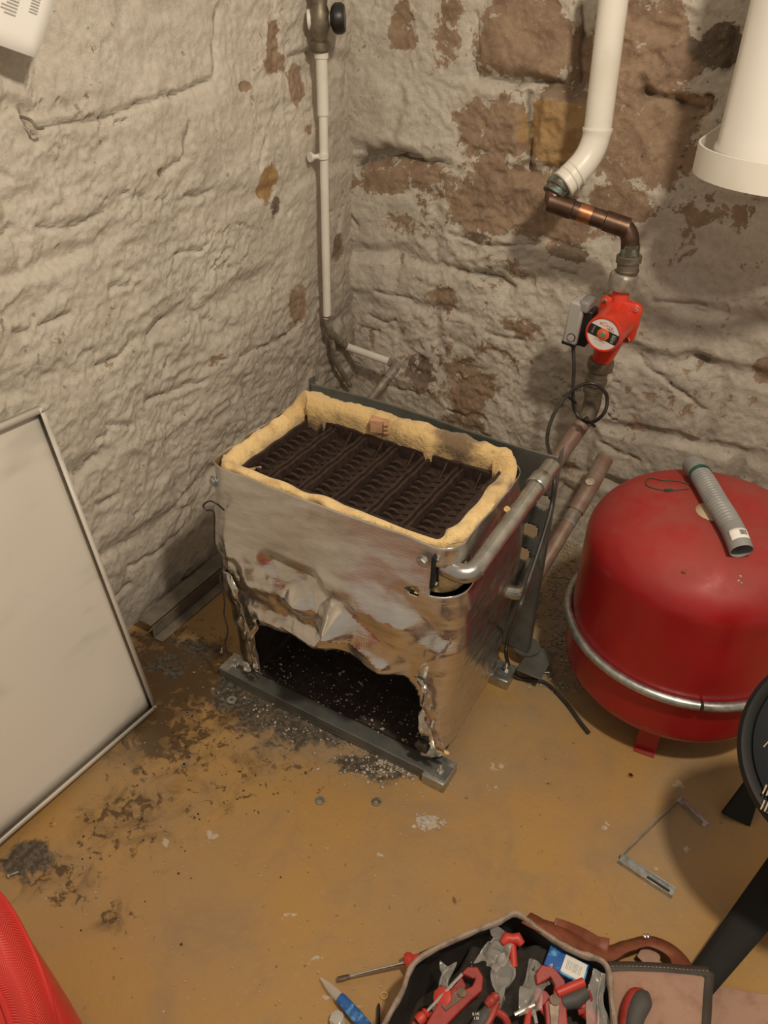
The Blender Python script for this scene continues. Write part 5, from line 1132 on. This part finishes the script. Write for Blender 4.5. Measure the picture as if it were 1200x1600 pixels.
# round red knob
c = tz(693, 1560, .108); o = thing('round_knob', tuple(c), 'bright red round knob with small lug near the left side of the bag', 'plug')
MB().lathe([(.006, -.006), (.014, -.004), (.0165, .002), (.0145, .007), (.008, .0095)], c, (-.3, -.3, 1), 28).build('dome', M_TOOLO, o); MB().box(c + Vector((.010, .014, 0)), (.008, .012, .006), Matrix.Rotation(-.5, 3, 'Z')).build('lug', M_TOOLO, o)
driver(960, 1440 + 200, 905, 1565, 'red and grey handled tool in the bag, right of the worn red pliers', .085, .10, .013, shaft=.01)
o = thing('utility_handle', tuple(tz(900, 1545)), 'thick red and grey knife handle under the blue carton', 'knife'); a, b = tz(870, 1553, .118), tz(912, 1535, .122)
MB().tube([a, a.lerp(b, .5), b], [.009, .010, .009], 14, sq=(1, .8)).build('red_back', M_TOOLO, o); MB().tube([tz(878, 1567, .112), tz(898, 1562, .114), tz(916, 1550, .114)], [.011, .013, .010], 14).build('grey_grip', M_GRIPK, o)
MB().tube(spline([tz(918, 1548, .112), tz(922, 1562, .108), tz(915, 1578, .105), tz(903, 1582, .104)], 5), .0045, 8).build('hand_guard', M_TOOLR, o)
driver(652, 1597, 668, 1580, 'screwdriver with red end and bright shaft beside the left pliers', .10, .106, .009, band=False, shaft=.075)
for (p, q_, lb) in (((690, 1588), (730, 1552), 'bright steel rod lying under the left pliers'), ((804, 1586), (835, 1570), 'short polished steel rod in the middle of the bag'), ((838, 1600), (833, 1578), 'polished steel socket bar standing at the front middle of the bag')):
    tag(MB().tube([tz(*p, .104), tz(*q_, .108)], .0042, 10).build('steel_rod', M_STEEL), lb, 'rod')
# dark handled pliers with red trim, centre
o = thing('combination_pliers', tuple(tz(750, 1590)), 'black and red handled pliers with pale lettering, lying between the two red pliers', 'pliers')
MB().tube(spline([tz(735, 1620, .10), tz(755, 1590, .112), tz(768, 1572, .112)], 6), [.011] * 8 + [.009] * 5, 12, sq=(.7, 1)).build('black_handle', M_GRIPK, o)
MB().tube(spline([tz(745, 1622, .105), tz(765, 1592, .112), tz(776, 1566, .114)], 6), .0065, 10).build('red_handle', M_TOOLR, o)
MB().tube(spline([tz(760, 1572, .116), tz(772, 1560, .118), tz(776, 1553, .118)], 6), [.006, .007, .008, .009, .009, .008, .007, .007, .008, .008, .007, .005, .004], 10).build('red_head', M_TOOLR, o)
text_mesh('II HI\nI III', .006, tz(744, 1588, .1225), (.8, .55, 0), (-.55, .8, 0), M_PAPER, o)
MB().tube(spline([tz(798, 1620, .09), tz(790, 1592, .108), tz(775, 1580, .11)], 6), .006, 10).build('red_arm', M_TOOLR, o)
o = tag(MB().tube([tz(822, 1612, .11), tz(827, 1575, .118)], [.006, .004], 10).build('marking_pencil', M_TOOLO), 'slim red pencil standing beside the right red pliers', 'pencil')
# blue carton with barcode
o = thing('small_carton', tuple(tz(880, 1510)), 'small blue box with white barcode label under the bag rim', 'box'); a = tz(884, 1512, .098); d_ = (tz(902, 1523, .098) - tz(862, 1502, .098)).normalized(); s_ = Vector((0, 0, 1)).cross(d_)
Rm = Matrix((d_, s_, Vector((0, 0, 1)))).transposed()
MB().box(a, (.066, .036, .022), Rm).build('carton_body', M_BLUE, o, bevel=.002); MB().box(a + d_ * .012 + Vector((0, 0, .0113)), (.036, .030, .0006), Rm).build('white_label', M_PAPER, o)
bars = MB()
for k in range(11): bars.box(a + d_ * (.000 + k * .0023) + Vector((0, 0, .0118)), (random.choice((.0006, .001, .0014)), .015, .0003), Rm)
bars.build('barcode_bars', M_GREYINK, o)
# crumpled clear plastic bags
def crumple(pts_px, z, name, label, seed, amp=.018):
    P4 = [tz(*p, z) for p in pts_px]; n = 22; g = []
    for i in range(n):
        g.append([])
        for j in range(n):
            u_, v_ = i / (n - 1), j / (n - 1); p = P4[0].lerp(P4[1], u_).lerp(P4[3].lerp(P4[2], u_), v_)
            e = float(abs(vnoise(u_ * 3, v_ * 2, 0, seed))); f = float(abs(vnoise(u_ * 8, v_ * 1.5, 2, seed + 1)))
            ed_ = float(vnoise(u_ * 3, v_ * 3, 5, seed + 3)) * .008
            g[-1].append((p.x + ed_, p.y + float(vnoise(u_ * 3, v_ * 3, 8, seed + 4)) * .008, p.z + amp * (e + .5 * f) - .004))
    return tag(MB().grid(np.array(g)).build(name, M_CLEAR, sharp=70), label, 'plastic bag')
crumple([(742, 1500), (772, 1452), (818, 1468), (775, 1520)], .108, 'plastic_bag', 'cloudy clear plastic bag at the back corner of the tool bag', 11)
crumple([(672, 1580), (690, 1502), (708, 1512), (700, 1585)], .100, 'plastic_bag', 'twisted clear plastic bag by the left inner side of the tool bag', 21, .014)
crumple([(768, 1590), (775, 1500), (800, 1505), (790, 1575)], .106, 'plastic_bag', 'shiny clear plastic bag left of the middle of the tool bag', 31, .022)
crumple([(805, 1592), (822, 1500), (865, 1510), (842, 1580)], .108, 'plastic_bag', 'large glossy clear plastic bag in the middle of the tool bag', 41, .024)
crumple([(912, 1650), (925, 1525), (948, 1530), (950, 1650)], .112, 'plastic_bag', 'strip of clear plastic folded over the right edge of the tool bag', 51, .012)
# dark parts heaped lower in the bag
bmm = bmesh.new()
o = thing('pouch', tuple(tz(720, 1540, .03)), 'dark fabric pouch filling the bottom of the tool bag', 'pouch'); g = []
for i in range(26):
    g.append([])
    for j in range(26):
        u_, v_ = i / 25, j / 25; p = tz(640, 1640, .06).lerp(tz(940, 1640, .06), u_).lerp(tz(735, 1490, .06).lerp(tz(880, 1490, .06), u_), v_); g[-1].append((p.x, p.y, .075 + .018 * float(fbm(u_ * 5, v_ * 5, 0, 3, 71))))
MB().grid(np.array(g)).build('fabric_top', M_DARKL, o, solid=.004)
# knife in the suede pocket
o = thing('pocket_pliers', tuple(tz(1000, 1580, .07)), 'grey and red tool handle lying on the suede pocket of the bag', 'tool handle')
hp_ = spline([tz(985, 1640, .078), tz(992, 1590, .080), tz(1004, 1562, .082), tz(1012, 1550, .080)], 6)
MB().tube(hp_, [.0115, .012, .0125, .013, .0135, .014, .0145, .015, .0155, .016, .0162, .0162, .016, .015, .013, .011, .009, .006, .003][:len(hp_)], 16, sq=(.55, 1)).build('grey_grip', M_GRIPK, o)
hq_ = [p + Vector((-.006, .001, -.003)) for p in hp_]; MB().tube(hq_, [.0135, .014, .0145, .015, .0155, .016, .0165, .017, .0175, .018, .0182, .0182, .018, .017, .015, .013, .011, .008, .005][:len(hp_)], 16, sq=(.45, 1)).build('red_trim', M_TOOLR, o)

# ------------------------------------------------------------------ red webbing holdall bottom left
hb_ = thing('red_holdall', (-.82, .22, 0), 'glossy red bag with herringbone webbing edge in the lower left corner', 'bag')
bc_ = Vector((-.93, .10, .13)); g = []
edge = spline([onz(-60, 1330, .30), onz(-20, 1378, .31), onz(12, 1415, .31), onz(45, 1475, .30), onz(72, 1545, .27), onz(88, 1610, .22), onz(95, 1700, .12)], 8)
inner = spline([onz(-150, 1400, .32), onz(-95, 1440, .33), onz(-50, 1480, .33), onz(-15, 1530, .32), onz(10, 1580, .29), onz(28, 1650, .24), onz(40, 1730, .14)], 8)
V = []; uvs = []; m = len(edge); kk = 12
for i in range(m):
    for k in range(kk + 1):
        t = k / kk; p = edge[i].lerp(inner[i], t); p = p + Vector((.3, 0, 1)).normalized() * .020 * math.sin(t * math.pi); V.append(p); uvs.append((t, i / (m - 1) * .6))
fs = [(i * (kk + 1) + k, i * (kk + 1) + k + 1, (i + 1) * (kk + 1) + k + 1, (i + 1) * (kk + 1) + k) for i in range(m - 1) for k in range(kk)]
wb = MB().add(V, fs).build('webbing_band', M_WEAVE, hb_, sharp=80)
uvl = wb.data.uv_layers.new(name='UVMap')
for lp_ in wb.data.loops: uvl.data[lp_.index].uv = uvs[lp_.vertex_index]
MB().tube(edge, .0042, 8).build('piping', M_REDF, hb_); MB().tube(inner, .0045, 8).build('piping', M_REDF, hb_)
# body hanging below the outer edge
V = []; m = len(edge); kk = 10
for i in range(m):
    for k in range(kk + 1):
        t = k / kk; e = edge[i]; bulge_ = .062 * math.sin(t * math.pi * .8) * sst(0, .9, i / (m - 1)); od = Vector((.75, .25, 0)).normalized(); V.append(Vector((e.x, e.y, e.z * (1 - t) + .002)) + od * float(bulge_) - od * .03 * t)
MB().add(V, [(i * (kk + 1) + k, i * (kk + 1) + k + 1, (i + 1) * (kk + 1) + k + 1, (i + 1) * (kk + 1) + k) for i in range(m - 1) for k in range(kk)]).build('bag_side', M_REDF, hb_, sharp=80, solid=.003)
V = []
far = [p + Vector((-.22, -.20, -.04)) for p in inner]
for i in range(m):
    for k in range(7): t = k / 6; p = inner[i].lerp(far[i], t) - Vector((0, 0, .03 * math.sin(t * 3.1))); V.append(p)
MB().add(V, [(i * 7 + k, i * 7 + k + 1, (i + 1) * 7 + k + 1, (i + 1) * 7 + k) for i in range(m - 1) for k in range(6)]).build('bag_top', M_REDF, hb_, sharp=80, solid=.003)

# ------------------------------------------------------------------ dark drum on the right
rc = Vector(CP) + Vector(_ray(1336, 1180)) * 1.42
rl = thing('cable_drum', (rc.x, rc.y, 0), 'dark navy drum with black rim and pale lettering at the right edge', 'cable drum')
nv = (Vector((-.25, -.62, .72))).normalized(); Rr = .158
MB().lathe([(Rr - .012, -.09), (Rr, -.084), (Rr + .004, -.07), (Rr - .006, -.06), (Rr - .03, -.05), (Rr - .03, -.012), (Rr - .004, -.006), (Rr + .004, .004), (Rr - .004, .012), (Rr - .016, .006), (Rr - .018, .0)], rc, nv, 80).build('drum_rim', M_RIMK, rl, sharp=50)
MB().lathe([(Rr - .018, 0), (Rr - .02, .006), (Rr - .05, .016), (.03, .022), (.005, .022)], rc, nv, 80).build('navy_face', M_NAVY, rl, sharp=50)
lu = Vector((0, .5, .86)); lu = (lu - nv * lu.dot(nv)).normalized(); lr = lu.cross(nv)
for (px, py, s_) in ((1206, 1240, 'IIIII'), (1206, 1266, 'IIIIII'), (1198, 1162, '/')):
    d_ = Vector(_ray(px, py)); den = d_.dot(nv); pl = rc + nv * .0165; t_ = (pl - Vector(CP)).dot(nv) / den; text_mesh(s_, .022, Vector(CP) + d_ * t_, lr, lu, M_BEIGE, rl)
# A-frame feet
f1, f2 = Vector(onz(1092, 1538, .03)), Vector(onz(1235, 1355, .09)); MB().tube([f1, f1.lerp(f2, .5), f2, rc - nv * .05], [.022, .028, .034, .03], 12, sq=(.45, 1.1)).build('stand_leg', M_BLACKM, rl)
f3 = Vector(onz(1137, 1272, .006)); MB().prism([(-.012, 0), (.045, -.015), (.055, .10), (.035, .11)], f3 + Vector((0, 0, 0)), (.95, .3, 0), (-.1, .65, .75), -.008, .008).build('stand_foot', M_BLACKM, rl, bevel=.002)
MB().tube([Vector((rc.x + .1, rc.y + .03, .02)), Vector((rc.x + .02, rc.y, .03)), rc - nv * .05], .02, 10).build('stand_leg', M_BLACKM, rl)
for o in bpy.data.objects:
    if '_o' in o: del o['_o']
